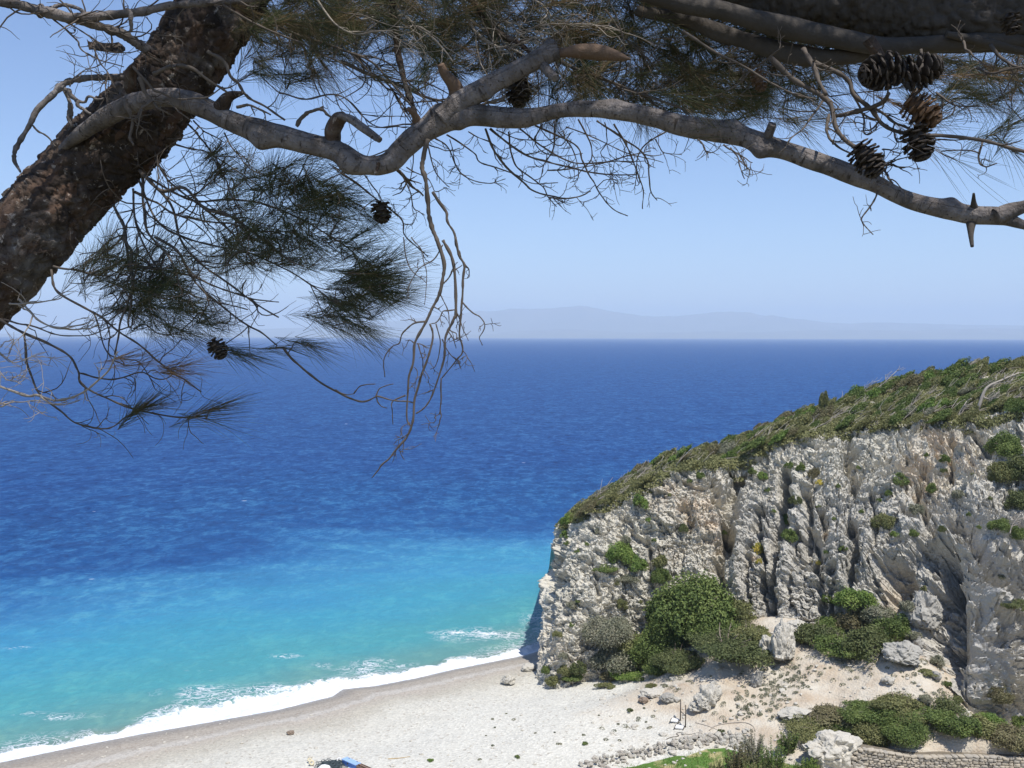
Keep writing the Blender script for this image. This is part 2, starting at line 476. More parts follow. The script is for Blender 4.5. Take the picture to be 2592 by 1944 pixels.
def build_sea():
    pys = 851 + np.concatenate([np.geomspace(1.2, 40, 40), np.linspace(43, 1300, 520)])
    Yr = CAM_H * F / (pys - 851)
    Yr = np.concatenate([[30000.0], Yr, [40, 20, -30]])
    tx = np.linspace(-1.5, 1.5, 360)
    tx = np.sign(tx) * (np.abs(tx) / 1.5) ** 1.5 * 1.5
    X = tx[None, :] * np.maximum(Yr, 90)[:, None]
    Y = np.repeat(Yr[:, None], len(tx), 1)
    x, y = X.ravel(), Y.ravel()
    off = shore_dist(x, y)
    p = np.stack([x, y, 0 * x], -1)
    z = 0.10 * fbm(p * np.array([0.16, 0.35, 1]), 3, 4) * smooth(1, 30, off) * smooth(900, 150, y)
    # foam strength along the beach: band about 4 m wide with uneven seaward edge
    wid = 2.5 + 1.3 * vnoise(p * 0.11 + 3, 8) + 0.9 * vnoise(p * 0.4, 18)
    q2 = PZ(1420, 1630, 0)
    ext = (y - q2[1]) * .87 - (x - q2[0]) * .49
    deep_ = off + np.clip(ext - off, 0, 60) * smooth(-45, 6, x)
    foam = smooth(1.0, 0.0, off / np.maximum(wid, 1.0) - 0.45) * 0.95
    foam = np.where(off < 0.5, np.maximum(foam, 0.8), foam)
    lacew = smooth(1.0, 0.0, (off - wid) / 5.0) * (0.30 + 0.32 * vnoise(p * 0.13 + 9, 28))
    foam = np.maximum(foam, lacew)
    for (cx, cy, rx, ry, a) in [(1230, 1608, 4.2, 2.6, .52), (1150, 1602, 2.5, .8, .5), (930, 1690, 4.5, 2.6, .45), (730, 1752, 5, 2, .5), (560, 1760, 5, 2.5, .45), (140, 1812, 4, 1, .28),
                                (720, 1660, 1.5, .8, .35), (470, 1750, 2, .7, .3), (60, 1640, 2.5, .6, .25), (480, 1697, 2, .5, .28)]:
        q = PZ(cx, cy, 0)
        e = np.exp(-((x - q[0]) / rx) ** 2 - ((y - q[1]) / ry) ** 2) * a * (.75 + 1.0 * fbm(p * .7, 3, 51))
        foam = np.maximum(foam, e)
    z = z + 0.28 * np.exp(-((off - wid * 0.95) / 0.8) ** 2) * smooth(0.2, 1.0, off) * (1 + .8 * vnoise(p * .8, 7))
    z = np.where(off < 0.8, z * smooth(-.2, .8, off), z)
    me = np_mesh('sea', np.stack([x, y, z], -1), grid_faces(len(tx), len(Yr))[:, ::-1], True, {'offshore': deep_, 'foamy': foam})
    o = link('sea', me, M_SEA)
    tag(o, 'deep blue sea turning turquoise towards the beach, with white surf', kind='structure')
build_sea()

# ================================================================== THE HEADLAND
#          foot px,py,Y      top px,py,Y       ridge px,py,Y
_cols = [(1352, 1755, 82.5, 1418, 1345, 97.0, 1415, 1330, 99),
         (1386, 1752, 80.2, 1450, 1335, 91.5, 1450, 1312, 97),
         (1450, 1750, 80.0, 1505, 1293, 90.0, 1500, 1270, 98),
         (1550, 1745, 80.5, 1600, 1260, 89.5, 1572, 1222, 99),
         (1650, 1720, 81.0, 1700, 1198, 89.0, 1680, 1172, 99),
         (1750, 1680, 80.5, 1790, 1178, 89.0, 1772, 1158, 100),
         (1850, 1630, 80.0, 1880, 1165, 89.5, 1862, 1124, 102),
         (1950, 1600, 79.0, 1960, 1125, 89.5, 1952, 1078, 104),
         (2050, 1600, 77.5, 2060, 1105, 88.0, 2052, 1048, 105),
         (2150, 1605, 76.0, 2170, 1092, 88.0, 2160, 1010, 107),
         (2250, 1635, 73.5, 2290, 1078, 87.0, 2280, 978, 109),
         (2350, 1700, 70.0, 2390, 1077, 86.0, 2380, 954, 110),
         (2450, 1790, 66.0, 2450, 1078, 85.0, 2450, 942, 110),
         (2550, 1850, 65.6, 2545, 1050, 84.0, 2545, 934, 110),
         (2700, 1850, 66.5, 2680, 1030, 82.0, 2680, 915, 110),
         (2900, 1860, 67.5, 2900, 1000, 80.0, 2900, 890, 110)]
_sil = [(0, 0), (0.12, -2), (0.28, 2), (0.33, -12), (0.40, -4), (0.46, -6), (0.50, -8), (0.57, -24), (0.62, -16), (0.68, -10), (0.80, 0), (0.9, 4), (1, 0)]
# carved clefts: polyline in photograph pixels, half width px, depth m
CLEFTS = [([(1872, 1172), (1862, 1230), (1845, 1290), (1838, 1330)], 17, 2.6), ([(1838, 1330), (1830, 1400), (1822, 1450), (1812, 1560)], 13, 3.4),
          ([(1800, 1225), (1815, 1260), (1835, 1300)], 13, 1.7),
          ([(1895, 1375), (1890, 1450), (1890, 1520)], 7, 1.5), ([(1925, 1300), (1925, 1400), (1935, 1540)], 8, 2.2),
          ([(1990, 1180), (1992, 1260), (1975, 1300), (1962, 1420), (1955, 1560)], 12, 3.2), ([(2035, 1250), (2040, 1340), (2032, 1430), (2030, 1440)], 13, 2.2),
          ([(2075, 1290), (2085, 1360), (2095, 1370)], 9, 1.6), ([(2055, 1355), (2070, 1400), (2068, 1440)], 13, 2.4), ([(2148, 1130), (2158, 1240)], 13, 2.3), ([(2155, 1350), (2165, 1420), (2150, 1500)], 17, 3.0),
          ([(2210, 1430), (2222, 1490)], 6, 1.3), ([(2262, 1450), (2272, 1510)], 30, 4.6), ([(2272, 1500), (2300, 1430), (2345, 1395)], 20, 2.6),
          ([(2340, 1320), (2330, 1270), (2335, 1200)], 10, 1.8), ([(2408, 1120), (2412, 1180), (2400, 1220)], 9, 1.9), ([(2440, 1100), (2480, 1125), (2495, 1160)], 14, 2.2),
          ([(2395, 1310), (2360, 1345), (2370, 1400)], 13, 2.2), ([(2405, 1320), (2440, 1350), (2458, 1400)], 22, 2.8), ([(2400, 1420), (2405, 1500), (2415, 1600), (2400, 1690)], 34, 5.0),
          ([(2365, 1560), (2360, 1640)], 26, 3.6), ([(2470, 1420), (2500, 1460), (2560, 1500)], 15, 2.0), ([(2480, 1560), (2540, 1600), (2600, 1620)], 40, 2.5),
          ([(2300, 1190), (2260, 1180), (2225, 1170)], 8, 1.4), ([(2330, 1340), (2290, 1320)], 10, 1.6), ([(1740, 1300), (1755, 1330)], 10, 1.0),
          ([(1590, 1320), (1610, 1350), (1620, 1380)], 8, 1.0), ([(1420, 1430), (1402, 1500), (1392, 1580)], 9, 1.3), ([(1510, 1440), (1520, 1480), (1515, 1530)], 6, .8),
          ([(1530, 1545), (1555, 1540), (1575, 1520)], 5, .8), ([(1690, 1560), (1660, 1500), (1640, 1440), (1632, 1380)], 8, 1.1), ([(2012, 1330), (2010, 1420), (2000, 1520)], 6, 1.2),
          ([(2110, 1440), (2108, 1540)], 8, 1.5), ([(2080, 1450), (2085, 1560)], 10, 1.7), ([(2200, 1250), (2215, 1330), (2212, 1420)], 7, 1.2)]
BULGES = [((2130, 1420), 40, 90, 1.6), ((2200, 1400), 45, 90, 1.5), ((1985, 1480), 35, 90, 1.4), ((1870, 1420), 22, 90, 1.2), ((2010, 1250), 40, 60, 1.1), ((2110, 1200), 30, 60, 1.0), ((2250, 1250), 70, 60, 1.3),
          ((1700, 1300), 70, 70, .8), ((1520, 1480), 60, 100, 1.0), ((1450, 1640), 50, 60, 1.0), ((2420, 1370), 40, 40, 1.6), ((2520, 1400), 60, 60, 1.7), ((2500, 1550), 50, 40, 2.2), ((2500, 1730), 70, 70, 1.6),
          ((2310, 1350), 60, 50, 1.3), ((2470, 1250), 50, 50, 1.0)]

def seg_dist(px, py, pl):
    best = np.full(px.shape, 1e9)
    for a, b in zip(pl[:-1], pl[1:]):
        ax, ay, bx, by = a[0], a[1], b[0] - a[0], b[1] - a[1]
        t = np.clip(((px - ax) * bx + (py - ay) * by) / (bx * bx + by * by + 1e-9), 0, 1)
        best = np.minimum(best, np.hypot(px - ax - t * bx, py - ay - t * by))
    return best

def build_cliff():
    C = np.array(_cols, float)
    key = C[:, 0]
    u = np.concatenate([np.linspace(1352, 1386, 26)[:-1], np.linspace(1386, 2600, 640)[:-1], np.linspace(2600, 2900, 50)])
    cc = np.stack([np.interp(u, key, C[:, k]) for k in range(9)], -1)
    k5 = np.ones(21) / 21
    for k in range(2, 9, 3):                       # soften the depth steps between columns
        cc[:, k] = np.convolve(np.pad(cc[:, k], 10, 'edge'), k5, 'valid')
    nf, nt, nb = 330, 90, 24
    t = np.linspace(0, 1, nf)
    g = 0.55 * t + 0.45 * t ** 2
    rows = []
    ridge_part = []
    foot = P(cc[:, 0], cc[:, 1], cc[:, 2])
    for i, tt in enumerate(t):
        off = np.interp(tt, [a for a, b in _sil], [b for a, b in _sil]) * smooth(1402, 1352, u)
        px = cc[:, 0] + (cc[:, 3] - cc[:, 0]) * tt + off
        py = cc[:, 1] + (cc[:, 4] - cc[:, 1]) * tt
        rows.append(P(px, py, cc[:, 2] + (cc[:, 5] - cc[:, 2]) * g[i]))
    face = np.array(rows)
    top = face[-1]
    rid = P(cc[:, 6], cc[:, 7], cc[:, 8])
    tr = np.linspace(0, 1, nt + 1)[1:]
    tops = np.array([top + (rid - top) * s for s in tr])
    bk = rid + np.array([0, 18, 0]); bk[:, 2] = rid[:, 2] * 0.45
    bk2 = rid + np.array([0, 34, 0]); bk2[:, 2] = -3
    tb = np.linspace(0, 1, nb + 1)[1:]
    backs = np.array([(rid + (bk - rid) * s * 2) if s <= .5 else (bk + (bk2 - bk) * (s * 2 - 1)) for s in tb])
    low = face[0] - np.array([0, -0.5, 2.5])
    G = np.concatenate([[low], face, tops, backs], 0)
    # the left flank wraps round behind the silhouette towards the open sea
    wr = []
    for s, dx, dy in [(1, 24.0, 30.0), (.75, 14.0, 18.0), (.5, 8, 10.0), (.35, 4.6, 6.5), (.2, 2.2, 3.6), (.1, 0.8, 1.7), (.05, .3, .8)]:
        c0 = G[:, 0].copy()
        c0[:, 0] += dx; c0[:, 1] += dy * (1.0 - 0.5 * (np.arange(len(G)) > nf + nt)); c0[:, 2] -= s * 2.0
        wr.append(c0)
    nw = []
    wr = wr + [G[:, 0]]
    for a, b in zip(wr[:-1], wr[1:]):
        for s in np.linspace(0, 1, 9)[:-1]:
            nw.append(a + (b - a) * s)
    G = np.concatenate([np.array(nw).transpose(1, 0, 2), G], 1)
    nr, nu = G.shape[:2]
    # normals of the smooth form
    du = np.gradient(G, axis=1); dv = np.gradient(G, axis=0)
    N = np.cross(du, dv); N /= np.linalg.norm(N, axis=-1, keepdims=True) + 1e-9
    N *= np.sign(-N[..., 1:2] + 0.6 * N[..., 2:3] + 1e-9) * 1.0
    pp = proj(G)
    px, py = pp[..., 0], pp[..., 1]
    rowi = np.arange(nr)[:, None] * np.ones((1, nu))
    isface = smooth(0, 8, rowi) * smooth(nf + 16, nf - 4, rowi)
    q = G.copy()
    warp = np.stack([fbm(q * 0.35, 3, 40), fbm(q * 0.35, 3, 50), fbm(q * 0.35, 3, 60)], -1)
    q = q + warp * np.array([1.6, 1.6, 1.6])
    strata = smooth(2280, 2420, px) * smooth(1230, 1400, py) + 0.75 * smooth(2200, 2300, px) * smooth(1300, 1200, py)
    strata = np.clip(strata, 0, 1)
    ribs = smooth(1790, 1850, px) * smooth(2330, 2200, px) * smooth(1130, 1260, py)
    d = 0.7 * fbm(q * 0.16, 3, 1)
    # blocky masses with joints between them
    f1, f2, cv = voro(q * np.array([0.42, 0.42, 0.36]), 3)
    d += (1 - strata * .85) * (1 - ribs * .1) * (1.25 * facet(q * np.array([.40, .40, .34]), 203) + 0.25 * (0.5 - f1) - 0.14 * np.exp(-((f2 - f1) / 0.05) ** 2) + 0.20 * (cv - .5))
    f1, f2, cv = voro(q * np.array([1.25, 1.25, 1.0]) + 7, 13)
    d += (1 - strata * .85) * (0.55 * facet(q * np.array([1.0, 1.0, .85]), 213) + 0.08 * (0.5 - f1) - 0.06 * np.exp(-((f2 - f1) / 0.08) ** 2) + 0.10 * (cv - .5))
    f1, f2, cv = voro(q * 3.1 + 3, 23)
    d += (1 - strata * .7) * 0.36 * facet(q * 2.4, 223) + 0.08 * (cv - .5)
    f1, f2, cv = voro((G + warp * .25) * 5.2 + 9, 33)
    d += 0.13 * (cv - .5) - 0.16 * smooth(.8, .95, cv)
    pit = smooth(.18, .5, fbm(q * 1.7, 3, 36))
    d -= 0.35 * pit * (1 - strata)
    d += 0.30 * ridged(q * 0.7, 4, 70) * 0.6 + 0.10 * fbm(q * 4.5, 3, 80)
    # upright ribs and flutes in the middle
    rq = q * np.array([0.75, 0.75, 0.13]) + warp * .35
    d += ribs * (0.30 * (np.abs(vnoise(rq, 90)) ** 0.6 - .5) * 1.2 + 0.22 * (np.abs(vnoise(rq * 2.3, 95)) ** .7 - .5))
    # inclined beds on the right (dipping down to the right in the photograph)
    bed = (q[..., 2] * 0.84 + q[..., 0] * 0.54 - q[..., 1] * .1) + 0.35 * fbm(q * .4, 3, 110)
    along = (q[..., 0] * 0.84 - q[..., 2] * 0.54)
    bb = np.stack([bed * 1.15, along * 0.16, q[..., 1] * .16], -1)
    bb2 = np.stack([bed * 3.4, along * 0.42, q[..., 1] * .42], -1)
    d += strata * (0.60 * vnoise(bb, 120) + 0.5 * facet(bb * 1.3, 233) + 0.42 * vnoise(bb2, 121) + 0.22 * (voro(bb2 * .8, 125)[2] - .5))
    wqx = 26 * fbm(q * .55, 4, 130, .6); wqy = 30 * fbm(q * .5, 3, 135)
    wqd = 0.72 + 0.5 * fbm(q * .6, 3, 138); wqs = 1.0 + 0.6 * fbm(q * .9, 3, 139)
    led = fbm(np.stack([q[..., 0] * .35, q[..., 1] * .35, (q[..., 2] + warp[..., 0] * .6) * 1.5], -1), 3, 240)
    d += (1 - strata) * 0.45 * np.clip(led * 1.8, -.5, .5)
    dn = d.copy()
    for pl, w, dep in CLEFTS:
        e = seg_dist(px + wqx, py + wqy, pl)
        d -= dep * wqd * np.exp(-(e / (w * wqs)) ** 3) * 1.1
    for (bx, by), rx, ry, a in BULGES:
        d += a * np.exp(-(((px - bx) / rx) ** 2 + ((py - by) / ry) ** 2))
    edge = 1 - 0.75 * smooth(1420, 1360, px) * isface
    d = dn * 0.68 + (d - dn)
    d += (1 - strata * .75) * (0.22 * facet((G + warp * .2) * 2.1 + 5, 301) + 0.13 * facet(G * 4.4, 311)) + (1 - strata * .6) * 0.10 * (voro(G * 5.5 + 2, 321)[2] - .5)
    sw = bed * 1.35 + 0.55 * fbm(q * .5, 3, 331)
    d += strata * 1.25 * (sw - np.floor(sw) - .5) * (.6 + .8 * np.abs(vnoise(bb, 341)))
    sw = bed * 3.3 + 0.8 * fbm(q * .9, 3, 351)
    d += (strata * 0.30 + .05) * (sw - np.floor(sw) - .5)
    cr = np.abs(fbm((G + warp * .8) * np.array([.55, .55, .42]), 4, 361, .55))
    d -= 0.55 * np.exp(-(cr / .018) ** 2) * (1 - strata * .6)
    d *= edge
    disp = d * isface + (0.25 * fbm(q * .3, 4, 140)) * (1 - isface)
    G2 = G + N * disp[..., None]
    tint = np.zeros(px.shape)
    for bx, by, rx, ry, a in [(1700, 1270, 60, 45, .7), (1770, 1300, 50, 60, .8), (1810, 1350, 25, 60, .8), (2385, 1120, 55, 40, 1.0), (2430, 1190, 60, 40, .7), (2340, 1240, 60, 60, .5), (1690, 1400, 60, 30, .3),
                              (2260, 1500, 40, 60, 1.0), (1390, 1640, 40, 60, .4), (2090, 1350, 12, 14, 1.2), (1905, 1420, 14, 14, 1.2), (1480, 1680, 60, 50, .3), (2320, 1210, 50, 70, .6)]:
        tint += a * np.exp(-(((px - bx) / rx) ** 2 + ((py - by) / ry) ** 2))
    grey = np.clip(smooth(1820, 1900, px) * smooth(1180, 1300, py) * .9 + smooth(2300, 2400, px) * smooth(1350, 1450, py) * .3 - tint, 0, 1)
    me = np_mesh('headland', G2.reshape(-1, 3), grid_faces(nu, nr), False, {'tint': np.clip(tint, 0, 1).ravel(), 'grey': grey.ravel()})
    o = link('cliff', me, M_ROCK)
    tag(o, 'craggy pale limestone headland with deep upright clefts and tilted beds, falling to the beach', kind='structure')
    return G2, nf, nt, o
CLIFF, NF, NT, cliff_obj = build_cliff()
_fv = CLIFF[1:NF + NT].reshape(-1, 3)
_fp = proj(_fv)

def cp(px, py, lift=0.0):
    """point of the headland's visible surface seen at a photograph pixel"""
    dd = (_fp[:, 0] - px) ** 2 + (_fp[:, 1] - py) ** 2
    near = np.where(dd < max(dd.min() * 1.5, 16))[0]
    i = near[np.argmin(_fv[near, 1])]
    v = _fv[i].copy()
    v[2] += lift
    return v

def vis(px, py):
    g, c = gp(px, py), cp(px, py)
    e = proj(c[None])[0]
    return c if (abs(e[0] - px) < 14 and abs(e[1] - py) < 14 and c[1] < g[1]) else g

# ------------------------------------------------------------------ distant mountains
def build_mountains():
    m = Mat('far mountain slopes')
    p = m.geo()
    m.set(Base_Color=m.mix(m.noise(p, 0.0012, 6, .6), (0.10, 0.11, 0.08), (0.26, 0.23, 0.18)), Roughness=1.0)
    for name, Y0, prof, lab in [
        ('mountain_range', 21000, [(-900, 848), (300, 843), (800, 828), (1000, 812), (1130, 797), (1200, 787), (1290, 780), (1370, 781), (1420, 774), (1465, 772), (1500, 779), (1560, 789), (1620, 800), (1700, 801), (1760, 793), (1850, 787), (1900, 790), (1960, 801),
                                   (2050, 812), (2140, 818), (2250, 816), (2400, 821), (2592, 824), (3100, 835), (3900, 848)], 'faint blue mountain range across the water, highest left of centre'),
        ('coastal_hills', 17500, [(600, 851), (900, 850), (1230, 845), (1300, 838), (1420, 832), (1500, 836), (1620, 842), (1800, 838), (1950, 840), (2100, 834), (2300, 836), (2480, 831), (2650, 833), (2900, 840), (3200, 850)],
         'low hazy coastal hills at the foot of the far mountain range')]:
        xs = np.linspace(prof[0][0], prof[-1][0], 500)
        h = np.interp(xs, [a for a, b in prof], [b for a, b in prof])
        crest = P(xs, h, Y0)
        H = np.maximum(crest[:, 2], 0) * 1.0
        H = H + H * 0.05 * fbm(np.stack([xs * .02, xs * 0, xs * 0], -1), 5, 2)
        rows = []
        ss = np.linspace(-1, 1, 50)
        for s in ss:
            v = crest.copy()
            v[:, 1] += s * 2600
            q = np.stack([v[:, 0] * .0011, v[:, 1] * .0011, 0 * xs], -1)
            v[:, 2] = H * (1 - abs(s)) ** 1.1 * (1 + 0.5 * ridged(q, 4, 6) * min(1, abs(s) * 3)) - 4 * abs(s)
            rows.append(v)
        me = np_mesh(name, np.array(rows).reshape(-1, 3), grid_faces(len(xs), len(ss)), True)
        tag(link(name, me, m.m), lab, kind='structure')
build_mountains()

def build_haze():
    m = bpy.data.materials.new('pale sea haze')
    m.use_nodes = True
    nt = m.node_tree
    nt.nodes.remove(nt.nodes['Principled BSDF'])
    v = nt.nodes.new('ShaderNodeVolumePrincipled')
    v.inputs['Color'].default_value = (0.74, 0.88, 1.0, 1)
    v.inputs['Density'].default_value = 0.95e-4
    v.inputs['Anisotropy'].default_value = 0.0
    nt.links.new(v.outputs[0], nt.nodes['Material Output'].inputs['Volume'])
    x0, x1, y0, y1, z0, z1 = -50000, 50000, -400, 33000, -10, 900
    vv = [(x, y, z) for z in (z0, z1) for y in (y0, y1) for x in (x0, x1)]
    ff = [(0, 2, 3, 1), (4, 5, 7, 6), (0, 1, 5, 4), (2, 6, 7, 3), (0, 4, 6, 2), (1, 3, 7, 5)]
    tag(link('haze', np_mesh('haze', vv, ff, False), m), 'thin bluish sea haze over the water', kind='stuff')
build_haze()

# ================================================================== PLANTS
def leaf_mat(name, cols, rough=0.6):
    m = Mat(name)
    p = m.geo()
    r = m.attr('tone')
    n = m.noise(p, 1.3, 3, 0.6)
    k = m.math('MULTIPLY_ADD', n, 0.6, m.math('MULTIPLY_ADD', r, 0.7, -0.15))
    c = m.ramp(k, [(i / (len(cols) - 1) * .7 + .15, c) for i, c in enumerate(cols)])
    m.set(Base_Color=c, Roughness=rough)
    m.b.inputs['Specular IOR Level'].default_value = 0.25
    tr = m.n('ShaderNodeBsdfTranslucent', i_Color=c)
    mx = m.n('ShaderNodeMixShader', i_0=0.22)
    m.t.links.new(m.b.outputs[0], mx.inputs[1]); m.t.links.new(tr.outputs[0], mx.inputs[2])
    m.t.links.new(mx.outputs[0], m.t.nodes['Material Output'].inputs[0])
    return m.m
LM = {
    'green': leaf_mat('mastic leaves', [(0.076, 0.112, 0.036), (0.137, 0.191, 0.054), (0.203, 0.252, 0.076)]),
    'bright': leaf_mat('fresh green leaves', [(0.097, 0.170, 0.043), (0.178, 0.263, 0.063), (0.271, 0.344, 0.095)]),
    'olive': leaf_mat('olive green leaves', [(0.115, 0.127, 0.054), (0.196, 0.208, 0.083), (0.282, 0.276, 0.118)]),
    'dark': leaf_mat('dark leaves', [(0.062, 0.086, 0.034), (0.116, 0.140, 0.055), (0.176, 0.194, 0.079)]),
    'grey': leaf_mat('grey green leaves', [(0.150, 0.163, 0.108), (0.245, 0.251, 0.172), (0.367, 0.349, 0.258)]),
    'brown': leaf_mat('brownish heather', [(0.13, 0.115, 0.06), (0.21, 0.185, 0.10), (0.25, 0.24, 0.12)]),
    'heath': leaf_mat('mixed heath leaves', [(0.135, 0.14, 0.06), (0.22, 0.225, 0.095), (0.32, 0.31, 0.14)]),
    'yellow': leaf_mat('yellow flowers', [(0.295, 0.320, 0.089), (0.556, 0.483, 0.107), (0.763, 0.593, 0.120)]),
}
M_TWIG = simple_mat('grey dead wood', (0.40, 0.36, 0.31), 0.85, 0.35, 6)
M_STEM = simple_mat('shrub stems', (0.22, 0.18, 0.14), 0.9, 0.3, 8)

def quads(cen, nrm, size, rng, asp=1.6):
    """leaf-sized quads with centres, facing directions and sizes"""
    n = len(cen)
    t = rng.normal(size=(n, 3))
    nrm = nrm / (np.linalg.norm(nrm, axis=1, keepdims=True) + 1e-9)
    t = np.cross(nrm, t); t /= np.linalg.norm(t, axis=1, keepdims=True) + 1e-9
    b = np.cross(nrm, t)
    s = np.asarray(size).reshape(-1, 1) * np.ones((n, 1))
    bend = nrm * s * 0.18
    v = np.stack([cen - t * s * asp * .5, cen - b * s * .42 + bend, cen + t * s * asp * .5, cen + b * s * .42 + bend], 1)
    return v.reshape(-1, 3), np.arange(4 * n).reshape(-1, 4)

def bush_mesh(name, seed, n=3000, leaf=0.075, blobs=26, form='round', mat='green'):
    """a crown of unit radius: many sub-clumps of leaf-sized quads"""
    rng = np.random.default_rng(seed)
    d = rng.normal(size=(blobs, 3)); d /= np.linalg.norm(d, axis=1, keepdims=True)
    d[:, 2] = np.abs(d[:, 2]) * 0.95 - 0.12
    rad = rng.uniform(.45, .78, (blobs, 1))
    cb = d * rad
    br = rng.uniform(.20, .42, blobs)
    w = br ** 2 / (br ** 2).sum()
    ix = rng.choice(blobs, n, p=w)
    q = rng.normal(size=(n, 3)); q /= np.linalg.norm(q, axis=1, keepdims=True)
    q = q + d[ix] * .55 + np.array([0, 0, .25]); q /= np.linalg.norm(q, axis=1, keepdims=True)
    c = cb[ix] + q * br[ix][:, None] * rng.uniform(.55, 1.12, (n, 1)) ** 0.6
    c = c + rng.normal(size=(n, 3)) * .035 + (rng.random((n, 1)) < .05) * rng.normal(size=(n, 3)) * .10
    c = c * (1 + .30 * fbm(c * 1.6 + seed % 13, 3, 19))[:, None]
    if form == 'wind':            # leaning with the prevailing wind, low on the windward side
        c[:, 0] = c[:, 0] * 1.5 + c[:, 2] * .9
        c[:, 2] = c[:, 2] * .62 + c[:, 0] * .18
    elif form == 'flat':
        c[:, 2] *= .55; c[:, :2] *= 1.15
    elif form == 'sparse':
        c = c * rng.uniform(.8, 1.15, (n, 1))
    c[:, 2] = np.where(c[:, 2] < -.25, -.25 + rng.uniform(-.05, .1, n), c[:, 2])
    nr = q + rng.normal(size=(n, 3)) * .75 + np.array([0, 0, .2])
    v, f = quads(c, nr, leaf * rng.uniform(.6, 1.35, n), rng)
    tone = np.clip(rng.uniform(0, 1, blobs)[ix] * .65 + rng.uniform(0, .5, n), 0, 1)
    me = np_mesh(name, v, f, False, {'tone': np.repeat(tone, 4)})
    me.materials.append(LM[mat])
    return me

def tube(pts, rad, nseg=6, cap=True):
    """swept tube; returns verts, quad faces"""
    pts = np.asarray(pts, float); rad = np.asarray(rad, float) * np.ones(len(pts))
    tan = np.gradient(pts, axis=0); tan /= np.linalg.norm(tan, axis=1, keepdims=True) + 1e-12
    a = np.array([0.13, 0.21, 1.0]) if abs(tan[0, 2]) < .9 else np.array([1.0, 0.1, 0.05])
    u = np.cross(tan[0], a); u /= np.linalg.norm(u)
    U = []
    for t in tan:
        u = u - t * (u @ t); u /= np.linalg.norm(u) + 1e-12
        U.append(u)
    U = np.array(U); W = np.cross(tan, U)
    th = np.arange(nseg) / nseg * 2 * math.pi
    v = pts[:, None] + rad[:, None, None] * (np.cos(th)[None, :, None] * U[:, None] + np.sin(th)[None, :, None] * W[:, None])
    n = len(pts)
    a = np.arange(n * nseg).reshape(n, nseg)
    a = np.concatenate([a, a[:, :1]], 1)
    f = np.stack([a[:-1, :-1], a[:-1, 1:], a[1:, 1:], a[1:, :-1]], -1).reshape(-1, 4)
    v = v.reshape(-1, 3)
    if cap:
        k = len(v)
        v = np.concatenate([v, pts[:1], pts[-1:]], 0)
        cf = []
        for j in range(0, nseg, 2):
            cf.append((k, (j + 2) % nseg, (j + 1) % nseg, j))
            e = (n - 1) * nseg
            cf.append((k + 1, e + j, e + (j + 1) % nseg, e + (j + 2) % nseg))
        f = np.concatenate([f, np.array(cf)], 0)
    return v, f

class Bag:
    """collects pieces into one mesh"""
    def __init__(s): s.v, s.f, s.n, s.a = [], [], 0, []
    def add(s, v, f, a=0.5):
        s.v.append(v); s.f.append(f + s.n); s.n += len(v)
        s.a.append(np.full(len(v), a) if np.isscalar(a) else a)
    def mesh(s, name, smooth_=True, attr='tone'):
        return np_mesh(name, np.concatenate(s.v), np.concatenate(s.f), smooth_, {attr: np.concatenate(s.a)})

def smooth_path(pts, n):
    """Catmull-Rom through control points (any dimension)"""
    p = np.asarray(pts, float)
    if len(p) == 2:
        t = np.linspace(0, 1, n)[:, None]
        return p[0] * (1 - t) + p[1] * t
    e = np.concatenate([[2 * p[0] - p[1]], p, [2 * p[-1] - p[-2]]], 0)
    t = np.linspace(0, len(p) - 1 - 1e-6, n)
    i = t.astype(int); f = (t - i)[:, None]
    a, b, c, d = e[i], e[i + 1], e[i + 2], e[i + 3]
    return .5 * ((2 * b) + (-a + c) * f + (2 * a - 5 * b + 4 * c - d) * f ** 2 + (-a + 3 * b - 3 * c + d) * f ** 3)

def stems_mesh(seed, k=16):
    rng = np.random.default_rng(seed)
    b = Bag()
    for i in range(k):
        e = np.array([rng.uniform(-.85, .85), rng.uniform(-.85, .85), rng.uniform(.2, .95)])
        m = e * .5 + rng.normal(size=3) * .08
        v, f = tube(smooth_path([(0, 0, -.45), (e[0] * .15, e[1] * .15, -.1), m, e], 8), np.linspace(.035, .007, 8), 6)
        b.add(v, f)
    me = b.mesh('trunk')
    me.materials.append(M_STEM)
    return me
STEMS = [stems_mesh(5), stems_mesh(8)]
LIB = {}
def lib(form, mat, k, n, leaf, blobs):
    key = (form, mat, k, n)
    if key not in LIB:
        LIB[key] = bush_mesh('crown', hash_i(form + mat) + k * 7, n, leaf, blobs, form, mat)
    return LIB[key]
def hash_i(s):
    h = 7
    for ch in s: h = (h * 31 + ord(ch)) % 9973
    return h

